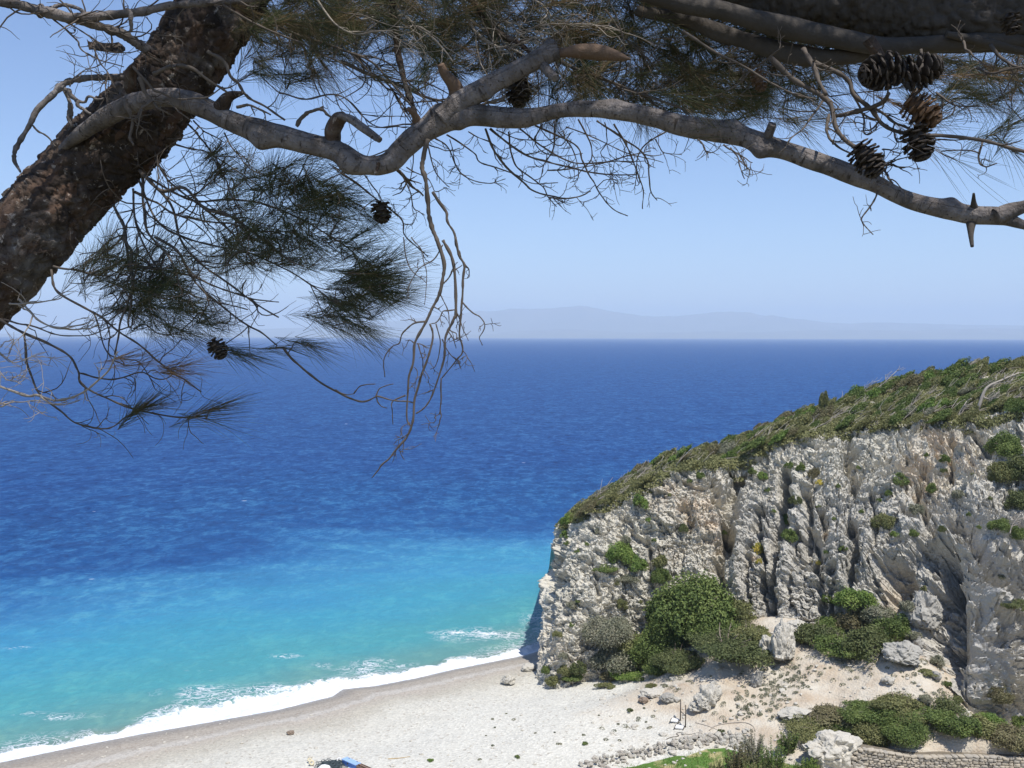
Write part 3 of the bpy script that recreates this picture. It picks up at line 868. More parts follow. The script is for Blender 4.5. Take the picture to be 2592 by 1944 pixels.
_bn = 0
def bush(px, py, rx, ry, mat, label, where='cliff', form='round', group=None, cat='shrub', name='shrub', n=None):
    global _bn
    _bn += 1
    if where == 'cliff':
        v = cp(px, py + ry * .35)
    else:
        v = vis(px, py + ry * .7)
    sc = v[1] / F
    big = 1.08 if rx >= 30 and where == 'ground' else 1.0
    w, h = rx * sc * 1.05 * big, ry * sc * 1.15 * big * (1.2 if form == 'flat' else 1.0)
    if n is None:
        n = 900 if rx < 13 else 2600 if rx < 30 else 7000 if rx < 60 else 15000
    leaf = {900: .15, 2600: .105, 7000: .066, 15000: .045}.get(n, .06)
    blobs = {900: 12, 2600: 22, 7000: 38, 15000: 60}.get(n, 40)
    t = thing(name, label, cat, v, group)
    cr = link('crown', lib(form, mat, _bn % 3, n, leaf, blobs), None, t)
    dep = w if where != 'cliff' else max(w * .75, h * .8)
    cr.scale = (w, dep, h)
    cr.location = (0, (0.10 * dep if where == 'cliff' else 0), h * (.05 if where == 'cliff' else .30))
    cr.rotation_euler.z = 0 if form == 'wind' else (_bn * 2.4) % 6.28
    if n >= 2600:
        st = link('trunk', STEMS[_bn % 2], None, t)
        st.scale = (w * .8, dep * .8, h * .8)
        st.location = cr.location
    return t

BUSHES = [
    (1700, 1590, 60, 46, 'green', 'shadowed green bush filling the gap under the left of the dome bush', 'ground', 'round'),
    (1812, 1590, 70, 44, 'green', 'green bush directly under the right side of the dome bush', 'ground', 'round'),
    (1600, 1640, 50, 50, 'olive', 'olive bush between the two grey-green bushes and the deep green one', 'ground', 'round'),
    (1900, 1600, 46, 30, 'olive', 'right end bush of the thicket, beside the pale rocks', 'ground', 'flat'),
    (2100, 1590, 44, 34, 'green', 'green bush filling the left of the second thicket under the dome shrub', 'ground', 'round'),
    (2230, 1555, 44, 34, 'grey', 'grey-green bush right of the bright dome shrub', 'ground', 'round'),
    (2425, 1835, 50, 34, 'green', 'green bush between the dark bush and the olive one behind the wall', 'ground', 'round'),
    (2310, 1800, 50, 28, 'olive', 'olive bush just right of the peak of the long thicket', 'ground', 'flat'),
    (2165, 1830, 46, 26, 'green', 'green bush above the white rock in the long thicket', 'ground', 'flat'),
    # px, py, rx, ry, leaf, label, where, form
    (1758, 1528, 104, 92, 'green', 'largest bush at the foot of the cliff, tall rounded dark green dome', 'ground', 'round'),
    (1868, 1552, 62, 52, 'olive', 'broad bush leaning on the right side of the largest dome bush', 'ground', 'round'),
    (1845, 1628, 95, 44, 'dark', 'low spreading green thicket below the right of the dome bush', 'ground', 'flat'),
    (1655, 1632, 62, 66, 'green', 'deep green bush between the grey-green bush and the dome bush', 'ground', 'round'),
    (1722, 1665, 60, 34, 'dark', 'low dark bush on the slope edge under the dome bush', 'ground', 'flat'),
    (1538, 1600, 62, 50, 'grey', 'grey-green bush left of the dome bush against the rock', 'ground', 'round'),
    (1556, 1662, 55, 42, 'grey', 'lower grey-green bush just above the beach edge', 'ground', 'round'),
    (1590, 1702, 36, 17, 'bright', 'low fresh green bush at the front of the thicket above the sand', 'ground', 'flat'),
    (1665, 1688, 34, 22, 'green', 'small dark green bush where the thicket meets the dusty slope', 'ground', 'flat'),
    (1572, 1400, 40, 38, 'bright', 'vivid green bush clinging high on the left rock face', 'cliff', 'round'),
    (1618, 1425, 24, 26, 'bright', 'bright round bush touching the right of the vivid bush on the left rock face', 'cliff', 'round'),
    (1535, 1436, 26, 16, 'green', 'flat green bush under the left edge of the vivid bush on the rock face', 'cliff', 'flat'),
    (1590, 1466, 34, 14, 'grey', 'straggly grey bush below the vivid bush on the left rock face', 'cliff', 'sparse'),
    (1672, 1456, 32, 28, 'green', 'dense green bush on the rock just above the left of the dome bush', 'cliff', 'round'),
    (1674, 1420, 22, 22, 'olive', 'olive bush on top of the dense green bush left of the dome', 'cliff', 'round'),
    (1582, 1368, 14, 16, 'grey', 'thin grey-green shrub above the vivid bush on the left face', 'cliff', 'sparse'),
    (1396, 1720, 22, 20, 'olive', 'yellowish green bush at the left foot of the headland by the beach', 'cliff', 'round'),
    (1428, 1698, 22, 18, 'olive', 'second bush along the beach foot of the headland', 'cliff', 'round'),
    (1467, 1690, 20, 24, 'dark', 'dark bush at the headland foot right of two olive ones', 'cliff', 'round'),
    (1452, 1716, 24, 14, 'green', 'low green bush at the very bottom of the headland beside the pebbles', 'cliff', 'flat'),
    (1382, 1692, 14, 14, 'green', 'small bush on the left corner of the headland foot', 'cliff', 'round'),
    (1532, 1734, 20, 10, 'olive', 'low cushion shrub where the beach meets the earth slope', 'ground', 'flat'),
    (1540, 1712, 22, 16, 'brown', 'dry brownish shrub at the lower end of the thicket', 'ground', 'sparse'),
    (1618, 1716, 12, 10, 'green', 'small green cushion on the dusty slope under the thicket', 'ground', 'flat'),
    (1649, 1735, 14, 9, 'olive', 'olive cushion shrub on the dusty slope above the brown rock', 'ground', 'flat'),
    (1681, 1735, 9, 8, 'grey', 'grey cushion plant beside the olive cushion on the dusty slope', 'ground', 'flat'),
    (1451, 1525, 22, 15, 'grey', 'grey-green shrub in a hollow of the left cliff corner', 'cliff', 'flat'),
    (1572, 1530, 16, 18, 'olive', 'olive shrub on the rock left of the dome bush', 'cliff', 'round'),
    (1410, 1603, 15, 12, 'olive', 'small olive shrub on the pale rock near the surf corner', 'cliff', 'round'),
    (1424, 1657, 13, 12, 'grey', 'small grey shrub low on the left corner of the headland', 'cliff', 'round'),
    (1729, 1337, 13, 15, 'dark', 'lone dark shrub in the middle of the cream rock face', 'cliff', 'round'),
    (1839, 1350, 11, 17, 'bright', 'bright narrow shrub inside the deep cleft', 'cliff', 'round'),
    (1640, 1312, 9, 8, 'bright', 'small bright tuft under the round bush near the top of the left face', 'cliff', 'round'),
    (1511, 1343, 10, 16, 'grey', 'thin grey shrub in a gully near the top left corner', 'cliff', 'sparse'),
    (1619, 1272, 25, 24, 'bright', 'round bright green bush at the top edge of the left rock face', 'cliff', 'round'),
    (1432, 1316, 24, 22, 'bright', 'bright yellow-green bush hanging over the seaward tip of the headland', 'cliff', 'round'),
    (1426, 1350, 12, 16, 'bright', 'small green bush just below the seaward tip bush', 'cliff', 'round'),
    (1849, 1155, 21, 20, 'bright', 'rounded green bush above the head of the deep cleft', 'cliff', 'round'),
    (1770, 1203, 17, 12, 'green', 'green bush on the top edge left of the deep cleft', 'cliff', 'round'),
    (1743, 1218, 10, 9, 'green', 'little green bush left of the one on the top edge', 'cliff', 'round'),
    (1902, 1190, 13, 12, 'green', 'left one of two green bushes right of the cleft head', 'cliff', 'round'),
    (1930, 1206, 15, 15, 'bright', 'right one of two green bushes right of the cleft head', 'cliff', 'round'),
    (1995, 1176, 12, 14, 'green', 'green shrub beside a dry brown patch under the top edge', 'cliff', 'round'),
    (2026, 1180, 12, 14, 'green', 'green shrub left of the dry twiggy bush', 'cliff', 'round'),
    (2060, 1198, 16, 18, 'brown', 'dry brown twiggy bush high on the middle of the cliff', 'cliff', 'sparse'),
    (2010, 1264, 19, 16, 'dark', 'dark green bush above a shaded cleft in the middle of the cliff', 'cliff', 'round'),
    (1989, 1312, 15, 17, 'bright', 'bright bush growing down between two rock ribs', 'cliff', 'round'),
    (1994, 1352, 23, 24, 'green', 'green bush on top of the tall grey rib', 'cliff', 'round'),
    (2002, 1344, 7, 7, 'yellow', 'yellow flowering tuft on the bush of the tall grey rib', 'cliff', 'round'),
    (2072, 1222, 11, 9, 'yellow', 'yellow flowering cushion high on the middle of the cliff', 'cliff', 'round'),
    (2070, 1424, 11, 11, 'yellow', 'yellow flowering tuft in the shaded gap between the grey ribs', 'cliff', 'round'),
    (1924, 1390, 12, 22, 'yellow', 'yellow-green tuft hanging in the gap right of the deep cleft', 'cliff', 'sparse'),
    (1919, 1420, 8, 10, 'yellow', 'small yellow tuft beneath the hanging yellow-green one', 'cliff', 'sparse'),
    (2136, 1389, 13, 11, 'green', 'small green bush between two grey ribs', 'cliff', 'round'),
    (2090, 1520, 15, 15, 'green', 'green shrub at the foot of the grey ribs left of the dome shrub', 'cliff', 'round'),
    (2282, 1216, 27, 23, 'green', 'rounded green bush high on the right half of the cliff', 'cliff', 'round'),
    (2249, 1245, 13, 11, 'green', 'small green bush at the lower left of the rounded high one', 'cliff', 'round'),
    (2388, 1163, 15, 14, 'green', 'green bush in the upper gully on the right', 'cliff', 'round'),
    (2385, 1191, 12, 9, 'dark', 'dark bush just under the one in the upper gully', 'cliff', 'round'),
    (2233, 1318, 36, 26, 'olive', 'wide olive bush over a rock rib in the right half', 'cliff', 'round'),
    (2262, 1349, 13, 10, 'bright', 'little bright bush below the right end of the wide olive one', 'cliff', 'round'),
    (2323, 1288, 22, 20, 'grey', 'grey-green straggly bush beside the shaded gully', 'cliff', 'sparse'),
    (2310, 1349, 15, 13, 'green', 'green bush above the mouth of the brown cave', 'cliff', 'round'),
    (2355, 1236, 14, 17, 'green', 'narrow green bush in the gully of the right half', 'cliff', 'round'),
    (2424, 1250, 15, 17, 'grey', 'grey-green bush on the pale slope right of the gully', 'cliff', 'round'),
    (2382, 1338, 15, 11, 'dark', 'dark bush over the big shaded recess', 'cliff', 'round'),
    (2509, 1262, 9, 7, 'dark', 'small dark cushion left of the large right-hand thicket', 'cliff', 'round'),
    (2545, 1125, 48, 42, 'green', 'upper bush of the thicket at the right border', 'cliff', 'round'),
    (2580, 1185, 50, 45, 'dark', 'dark middle bush of the thicket at the right border', 'cliff', 'round'),
    (2530, 1200, 40, 40, 'olive', 'olive bush at the left of the right border thicket', 'cliff', 'round'),
    (2585, 1265, 45, 36, 'dark', 'lowest dark bush of the right border thicket', 'cliff', 'round'),
    (2528, 1330, 30, 26, 'green', 'green bush at the right under the big thicket', 'cliff', 'round'),
    (2574, 1345, 32, 24, 'green', 'green bush with bare grey twigs at the right border', 'cliff', 'round'),
    (2566, 1530, 46, 22, 'dark', 'flat dark bush on a rock ledge at the right border', 'cliff', 'flat'),
    (2535, 1462, 12, 12, 'grey', 'small grey shrub on the tilted beds above the ledge bush', 'cliff', 'round'),
    (2342, 1489, 9, 11, 'olive', 'small olive shrub on the tip of the pinnacle rock', 'cliff', 'round'),
    (2158, 1512, 46, 36, 'bright', 'bright green dome shrub standing out of the second thicket', 'ground', 'round'),
    (2150, 1560, 46, 34, 'brown', 'reddish brown bush directly under the bright dome shrub', 'ground', 'round'),
    (2072, 1606, 50, 42, 'dark', 'left end bush of the second thicket beside the tall block', 'ground', 'flat'),
    (2130, 1632, 52, 36, 'green', 'front bush of the second thicket above the bare earth', 'ground', 'flat'),
    (2200, 1625, 56, 46, 'dark', 'large dark bush in the middle of the second thicket', 'ground', 'round'),
    (2255, 1585, 48, 44, 'green', 'green bush at the right of the second thicket near the pinnacle', 'ground', 'round'),
    (2297, 1535, 22, 20, 'grey', 'grey-green bush under the mouth of the brown cave', 'ground', 'round'),
    (2306, 1606, 22, 16, 'grey', 'pale green bush between the second thicket and the grey boulder', 'ground', 'round'),
    (2274, 1772, 50, 30, 'olive', 'peak of the long dark thicket above the stone wall', 'ground', 'flat'),
    (2212, 1800, 68, 34, 'green', 'green bush left of the peak in the long thicket above the wall', 'ground', 'flat'),
    (2128, 1806, 58, 22, 'brown', 'brownish crest at the left of the long thicket', 'ground', 'flat'),
    (2062, 1838, 62, 30, 'olive', 'left end bush of the long thicket, overhanging dark soil', 'ground', 'flat'),
    (2200, 1842, 62, 40, 'olive', 'sunlit rounded bush behind the white rock and the wall end', 'ground', 'round'),
    (2285, 1842, 62, 44, 'green', 'sunlit dense bush in the middle of the thicket behind the wall', 'ground', 'round'),
    (2382, 1850, 62, 46, 'dark', 'dark bush right of the middle of the thicket behind the wall', 'ground', 'round'),
    (2350, 1806, 50, 28, 'green', 'bush running down the slope behind the dark one over the wall', 'ground', 'flat'),
    (2470, 1860, 56, 34, 'olive', 'olive bush behind the wall under the tilted slabs', 'ground', 'round'),
    (2545, 1870, 50, 32, 'brown', 'reddish bush behind the wall near the right border', 'ground', 'round'),
    (2600, 1872, 50, 30, 'dark', 'last bush behind the wall at the right border', 'ground', 'round'),
    (2500, 1826, 38, 26, 'bright', 'bright green bush in the gap between the tilted slabs and the wall thicket', 'ground', 'round'),
    (2146, 1880, 22, 24, 'green', 'green bush hanging over the right shoulder of the white rock', 'ground', 'round'),
    (2528, 1757, 32, 30, 'brown', 'single rounded reddish green bush on the tilted slabs', 'cliff', 'round'),
    (2580, 1828, 26, 24, 'green', 'green bush at the lower right edge of the tilted slabs', 'cliff', 'round'),
    (2396, 1730, 12, 12, 'green', 'small dense shrub against the left edge of the tilted slabs', 'ground', 'round'),
    (2423, 1768, 14, 12, 'olive', 'small yellow-green shrub under the left edge of the tilted slabs', 'ground', 'round'),
    (2345, 1768, 18, 14, 'grey', 'grey-green shrub on the bare earth right of the thicket peak', 'ground', 'round'),
    (2372, 1668, 20, 20, 'grey', 'dry grey-green shrub right of the grey boulder', 'ground', 'sparse'),
    (2348, 1700, 22, 8, 'olive', 'low yellowish plant patch in front of the grey boulder', 'ground', 'flat'),
    (1729 + 96, 1850, 10, 7, 'dark', 'small dark cushion plant right of the two posts', 'ground', 'flat'),
    (1480, 1880, 8, 5, 'green', 'small green plant on the pebbles nearest the rubble wall', 'ground', 'flat'),
    (1308, 1915, 8, 5, 'green', 'small green plant on the pebbles left of the rubble wall', 'ground', 'flat'),
    (1090, 1923, 9, 5, 'bright', 'small green plant on the pebbles right of the stick', 'ground', 'flat'),
    (1594, 1796, 9, 5, 'dark', 'flat dark green plant on the pebbles below the brown rock', 'ground', 'flat'),
]
for b in BUSHES:
    bush(*b)
for (px, py) in [(1436, 1374), (1486, 1374), (1463, 1522), (1460, 1392), (1655, 1365), (1695, 1250), (2119, 1228), (2072, 1284), (1560, 1480), (1620, 1520), (1515, 1590), (1480, 1600), (1445, 1580),
                 (2180, 1290), (2225, 1262), (2450, 1300), (2480, 1330), (2460, 1200), (2345, 1150), (2170, 1180), (2110, 1310), (1940, 1240), (1960, 1290), (2090, 1400)]:
    bush(px, py, 8, 7, 'green' if px % 3 else 'olive', f"little {'green' if px % 3 else 'olive'} tuft in a crack {'high' if py < (1400 if px < 1700 else 1285) else 'low'} on the {'left rock face' if px < 1660 else 'cream face by the deep cleft' if px < 1850 else 'grey ribs' if px < 2150 else 'right half of the cliff'}", 'cliff', 'round', 'little tufts in the cracks of the cliff', name='tuft', cat='plant')

# the scrub that covers the top of the headland
def build_scrub():
    rng = np.random.default_rng(3)
    rows, cols = CLIFF.shape[:2]
    base = CLIFF[NF - 6:NF + NT + 12]
    cc, nn, tt, ss = [], [], [], []
    flat = base.reshape(-1, 3)
    pj = proj(flat)
    ok = np.where((pj[:, 0] < 2680) & (pj[:, 0] > 1420))[0]
    pick = rng.choice(ok, 2100, replace=False)
    for i in pick:
        c = flat[i]
        r = rng.uniform(.35, .8)
        n = int(60 * (r / .5) ** 2)
        q = rng.normal(size=(n, 3)); q /= np.linalg.norm(q, axis=1, keepdims=True); q[:, 2] = np.abs(q[:, 2])
        w = q * np.array([r, r, r * .8]) * rng.uniform(.7, 1.1, (n, 1))
        w[:, 0] += w[:, 2] * .7
        cc.append(c + w); nn.append(q + rng.normal(size=(n, 3)) * .6)
        tt.append(np.clip(rng.uniform(0, 1) * .7 + rng.uniform(0, .4, n), 0, 1)); ss.append(np.full(n, .15))
    v, f = quads(np.concatenate(cc), np.concatenate(nn), np.concatenate(ss) * rng.uniform(.7, 1.3, len(np.concatenate(ss))), rng)
    me = np_mesh('scrub', v, f, False, {'tone': np.repeat(np.concatenate(tt), 4)})
    tag(link('scrub', me, LM['heath']), 'dense low green and olive scrub covering the top of the headland', kind='stuff')
build_scrub()
RX = [1415, 1450, 1500, 1560, 1640, 1700, 1770, 1830, 1900, 1950, 2000, 2050, 2100, 2160, 2200, 2240, 2290, 2350, 2410, 2480, 2560, 2700]
RY = [1310, 1280, 1240, 1190, 1150, 1135, 1125, 1105, 1070, 1040, 1030, 1015, 1005, 980, 965, 950, 945, 925, 912, 908, 898, 880]
TX = [1420, 1448, 1507, 1589, 1648, 1699, 1743, 1820, 1882, 1935, 2013, 2104, 2166, 2222, 2290, 2385, 2444, 2503, 2592, 2700]
TY = [1345, 1337, 1293, 1263, 1219, 1198, 1184, 1172, 1169, 1136, 1116, 1098, 1092, 1101, 1077, 1077, 1080, 1048, 1048, 1030]
_lab = {'olive': 'windswept olive green bush among many on top of the headland', 'green': 'windswept deep green bush among many on top of the headland',
        'grey': 'windswept greyish bush among many on top of the headland', 'brown': 'windswept rusty brown bush among many on top of the headland', 'bright': 'windswept fresh green bush among many on top of the headland'}
def ridge_bushes():
    rng = np.random.default_rng(11)
    k = 0
    for px in np.arange(1440, 2640, 26.0):
        top, low = np.interp(px, RX, RY), np.interp(px, TX, TY)
        m = max(1, int((low - top) / 26))
        for j in range(m):
            x = px + rng.uniform(-12, 12)
            fr = (j + .15) / m + rng.uniform(-.08, .08)
            y = top + (low - top) * np.clip(fr, 0.04, .9)
            k += 1
            mat = rng.choice(['olive', 'green', 'olive', 'grey', 'olive', 'green', 'olive', 'bright', 'olive', 'green', 'brown'])
            r = rng.uniform(15, 33)
            v = cp(x, y + r * .55)
            sc = v[1] / F
            seg = ['near the seaward tip', 'above the left rock face', 'above the head of the deep cleft', 'left of the thin skyline pine', 'right of the thin skyline pine', 'below the silvery skyline dead pine', 'around the small pale dead tree', 'beside the large leaning dead pine'][int(np.digitize(x, [1540, 1730, 1920, 2080, 2190, 2330, 2460]))]
            rowt = 'on the skyline' if j == 0 else ('at the cliff edge' if j == m - 1 else 'in mid slope')
            lab = f"{'large' if r > 28 else 'small'} windswept {dict(olive='olive', green='deep green', grey='greyish', brown='rusty brown', bright='fresh green')[mat]} bush {rowt} {seg}"
            t = thing('windswept_bush', lab, 'bush', v, 'windswept bushes on top of the headland')
            cr = link('crown', lib('wind', dict(olive='heath').get(mat, mat), k % 2, 2600, .11, 26), None, t)
            cr.scale = (r * sc * .72, r * sc * 1.0, r * sc * .95)
            cr.location = (0, .2, .25 + r * .008)
            cr.rotation_euler = (0, -rng.uniform(.1, .35), rng.uniform(-.5, .5))
ridge_bushes()

def bare_twigs():
    rng = np.random.default_rng(15)
    b = Bag()
    for _ in range(420):
        px = rng.uniform(1450, 2600)
        top, low = np.interp(px, RX, RY), np.interp(px, TX, TY)
        y = top + (low - top) * rng.uniform(.12, .95)
        v = cp(px, y) + np.array([0, 0, .35])
        L = rng.uniform(.5, 1.5)
        d = np.array([rng.uniform(.5, 1.0), rng.normal() * .25, rng.uniform(.25, .8)])
        for k in range(rng.integers(1, 4)):
            e = v + (d + rng.normal(size=3) * .22) * L
            m = (v + e) / 2 + rng.normal(size=3) * .08
            vv, f = tube(smooth_path([v, m, e], 5), np.linspace(.035, .012, 5), 4)
            b.add(vv, f)
    tag(link('bare_twigs', b.mesh('bare_twigs'), M_TWIG), 'bleached bare twigs poking out of the headland scrub, bent by the wind', kind='stuff')
M_TWIG = simple_mat('grey dead wood', (0.36, 0.32, 0.27), 0.85, 0.35, 6)
bare_twigs()

# bare wood
def dead_tree(lines, Y, label, r0=.11, name='dead_tree', cat='dead tree'):
    """lines: polylines in photograph pixels, the first the trunk"""
    Y = float(cp(*lines[0][0])[1]) - .8
    base = P(*lines[0][0], Y)
    t = thing(name, label, cat, base)
    rng = np.random.default_rng(int(lines[0][0][0]))
    b = Bag()
    for k, ln in enumerate(lines):
        yy = Y + np.linspace(0, rng.uniform(-.4, .4), len(ln))
        w = np.array([P(x, y, q) for (x, y), q in zip(ln, yy)]) - base
        pts = smooth_path(w, 10)
        if k == 0:
            trunk_pts = pts
        else:
            pts[0] = trunk_pts[np.linalg.norm(trunk_pts - pts[0], axis=1).argmin()]
        rr = r0 if k == 0 else r0 * .5
        v, f = tube(pts, np.linspace(rr, rr * .3, 10), 6)
        nm = 'trunk' if k == 0 else 'branch'
        link(nm, np_mesh(nm, v, f), M_TWIG, t)
        for s in range(9):
            i = rng.integers(3, 10)
            e = pts[i] + np.array([rng.uniform(.2, 1.0), rng.uniform(-.3, .3), rng.uniform(.0, .65)])
            v, f = tube(smooth_path([pts[i], (pts[i] + e) / 2 + rng.normal(size=3) * .06, e], 5), np.linspace(rr * .3, .012, 5), 6)
            b.add(v, f)
    link('twigs', b.mesh('twigs'), M_TWIG, t)['kind'] = 'stuff'
    return t
z7 = lambda pts: [(1942 + x * .2953, 850 + y * .2953) for x, y in pts]
z6 = lambda pts: [(1300 + x * .2953, 850 + y * .2953) for x, y in pts]
dead_tree([z7([(1800, 660), (1850, 500), (1900, 430), (2010, 380), (2160, 315)]), z7([(1850, 530), (1910, 540), (1985, 528)]), z7([(1900, 440), (1960, 410), (2080, 390)])], 93.5,
          'large bleached dead pine leaning right over the scrub near the right border', .16)
dead_tree([z7([(1640, 690), (1670, 630), (1710, 560)]), z7([(1660, 650), (1690, 590)])], 90, 'short grey snag left of the large leaning dead pine', .12)
dead_tree([z7([(915, 510), (930, 460), (1000, 405), (1110, 300)]), z7([(1018, 410), (1012, 330)]), z7([(820, 470), (850, 430), (960, 380)])], 103, 'silvery dead pine breaking the skyline of the headland', .09)
dead_tree([z7([(1690, 330), (1720, 270), (1790, 210)]), z7([(1700, 300), (1740, 230)])], 106, 'small pale dead tree on the skyline left of the leaning pine', .07)
dead_tree([z6([(1025, 1270), (1070, 1210), (1150, 1140), (1210, 1165)]), z6([(1080, 1200), (1180, 1190)])], 90.5, 'grey dead bush at the top of the left rock face', .06)
dead_tree([z7([(2085, 600), (2100, 550), (2150, 520)])], 91, 'small bare grey tree at the right border above the cliff', .07)
dead_tree([[(2556, 1352), (2562, 1330), (2580, 1305)], [(2560, 1335), (2552, 1310)]], cp(2556, 1350)[1] - .6, 'bare whitish branch standing in the right border bush', .05)
for (px, py, lab) in [(2086, 1012, 'thin upright pine standing on the headland skyline'), (2056, 1018, None)][:1]:
    v = cp(px, py + 40)
    t = thing('skyline_pine', lab, 'tree', v)
    link('trunk', np_mesh('trunk', *tube([(0, 0, -.5), (.05, 0, 1.2), (-.1, 0, 2.2)], [.12, .09, .04], 6)), M_STEM, t)
    cr = link('crown', lib('round', 'olive', 0, 2600, .105, 22), None, t)
    cr.scale, cr.location = (.55, .55, 1.5), (0, 0, 1.2)

# small grey cushions dotted over the earth slope
def ground_cover():
    rng = np.random.default_rng(21)
    cc, nn, tt = [], [], []
    for (cx, cy, rx, ry, k) in [(1960, 1740, 60, 50, 110), (2020, 1700, 60, 40, 60), (1890, 1780, 60, 35, 50), (1730, 1730, 70, 30, 24), (2200, 1690, 120, 35, 40), (2330, 1720, 60, 40, 30), (1930, 1810, 80, 25, 30), (2380, 1760, 50, 40, 24),
                                (1400, 1850, 250, 60, 20), (1600, 1820, 80, 30, 16)]:
        for _ in range(int(k * .75)):
            px, py = cx + rng.normal() * rx * .6, cy + rng.normal() * ry * .6
            if py > 1935: continue
            v = gp(px, py)
            r = rng.uniform(.06, .2) * (1 if cx != 1400 else .6)
            n = 26
            q = rng.normal(size=(n, 3)); q /= np.linalg.norm(q, axis=1, keepdims=True); q[:, 2] = np.abs(q[:, 2])
            cc.append(v + q * r * np.array([1.2, 1.2, .8])); nn.append(q + rng.normal(size=(n, 3)) * .5); tt.append(np.full(n, rng.uniform(0, 1)))
    c = np.concatenate(cc)
    v, f = quads(c, np.concatenate(nn), .08, rng)
    tag(link('ground_cover', np_mesh('ground_cover', v, f, False, {'tone': np.repeat(np.concatenate(tt), 4)}), LM['grey']),
        'scattered small grey-green cushion plants on the pale earth slope', kind='stuff')
ground_cover()

# grass blades on the patch behind the beach
def grass():
    rng = np.random.default_rng(31)
    c = []
    px = rng.uniform(1540, 2060, 900); py = rng.uniform(1885, 1990, 900)
    lim = np.interp(px, GRASS_X, GRASS_Y)
    sel = py > lim + 6
    vs_, fs, ts = [], [], []
    base = [gp(a, b) for a, b in zip(px[sel], py[sel])]
    n = 0
    for v in base:
        for _ in range(9):
            o = v + np.array([rng.normal() * .25, rng.normal() * .4, 0])
            h = rng.uniform(.05, .14); a = rng.uniform(0, 6.28); w = .022
            d = np.array([math.cos(a), math.sin(a), 0]) * w; l = np.array([rng.normal() * .05, rng.normal() * .05, h])
            vs_ += [o - d - [0, 0, .05], o + d - [0, 0, .05], o + l + d * .2, o + l - d * .2]
            fs.append((n, n + 1, n + 2, n + 3)); n += 4
            ts += [rng.uniform(0, 1)] * 4
    tag(link('grass', np_mesh('grass', vs_, fs, False, {'tone': ts}), LM['bright']), 'short bright green grass between the rubble wall and the feathery shrubs', kind='stuff')
grass()

# feathery upright shrubs at the bottom of the picture
def feathery(px, py, h_px, w_px, label, seed, mat='olive'):
    rng = np.random.default_rng(seed)
    v0 = gp(px, py)
    sc = v0[1] / F
    H, W = h_px * sc, w_px * sc
    t = thing('feathery_shrub', label, 'shrub', v0)
    b = Bag(); cc, nn, tt = [], [], []
    for i in range(34):
        a = rng.uniform(0, 6.28); rr = rng.uniform(0, 1) ** .5 * W
        e = np.array([math.cos(a) * rr, math.sin(a) * rr * .7, H * rng.uniform(.45, 1.0) * (1 - .25 * rr / W)])
        s = np.array([math.cos(a) * rr * .35, math.sin(a) * rr * .3, -.2])
        pts = smooth_path([s, (s + e) / 2 + [rng.normal() * .06, rng.normal() * .06, .1], e], 7)
        v, f = tube(pts, np.linspace(.022, .007, 7), 4)
        b.add(v, f)
        n = 90
        k = rng.uniform(.2, 1.05, n)
        pos = np.stack([np.interp(k, np.linspace(0, 1, 7), pts[:, j]) for j in range(3)], -1) + rng.normal(size=(n, 3)) * np.array([.07, .07, .09]) * (1.2 - k[:, None] * .6)
        cc.append(pos); nn.append(rng.normal(size=(n, 3))); tt.append(np.full(n, rng.uniform(0, 1)))
    link('stems', b.mesh('stems'), M_STEM, t)
    v, f = quads(np.concatenate(cc), np.concatenate(nn), .05, rng, 2.6)
    link('foliage', np_mesh('foliage', v, f, False, {'tone': np.repeat(np.concatenate(tt), 4)}), LM[mat], t)
feathery(1905, 1930, 92, 34, 'tallest feathery green shrub at the lower edge, left of the white rock', 1, 'grey')
feathery(1865, 1962, 100, 36, 'reddish tinged feathery shrub on the grass at the lower edge', 2, 'brown')
feathery(1955, 1965, 110, 40, 'dense feathery shrub between the tallest one and the rock shadow', 3, 'bright')
feathery(1995, 1905, 62, 32, 'rounded feathery shrub in front of the left end of the long thicket', 4, 'green')
feathery(1920, 1985, 96, 50, 'feathery shrub cut by the lower edge under the tallest one', 5, 'olive')
feathery(2040, 1960, 50, 36, 'low feathery shrub by the foot of the white rock', 6, 'bright')
feathery(1815, 1985, 70, 28, 'leftmost feathery shrub, half below the lower edge', 7, 'olive')

# ================================================================== ROCKS
def boulder_mesh(seed, sub=5, amp=.24, freq=1.3, strat=0.0, flat=.35, taper=0.0):
    bm = bmesh.new()
    bmesh.ops.create_icosphere(bm, subdivisions=sub, radius=1)
    v = np.array([x.co[:] for x in bm.verts])
    f1, f2, cv = voro(v * 1.25 + seed * 3.7, seed)
    d = 0.12 * (.5 - f1) + .12 * (cv - .5) + .30 * facet(v * 1.3 + seed, seed + 3) + .12 * facet(v * 3.1 + seed, seed + 6) + amp * fbm(v * freq + seed, 4, seed) + 0.05 * ridged(v * 3.5, 3, seed + 4)
    f1, f2, cv = voro(v * 3.6 + seed, seed + 1)
    d += .09 * (cv - .5)
    if strat:
        d += strat * vnoise(np.stack([v[:, 2] * 4 + v[:, 0] * 1.5, v[:, 0] * .6, v[:, 1] * .6], -1), seed + 9)
    w = v * (1 + d)[:, None]
    w[:, :2] *= (1 + taper * w[:, 2:3])
    w[:, 2] = np.where(w[:, 2] < -flat, -flat + (w[:, 2] + flat) * .3, w[:, 2])
    for x, c in zip(bm.verts, w): x.co = c
    me = bpy.data.meshes.new('rock')
    bm.to_mesh(me); bm.free()
    return me
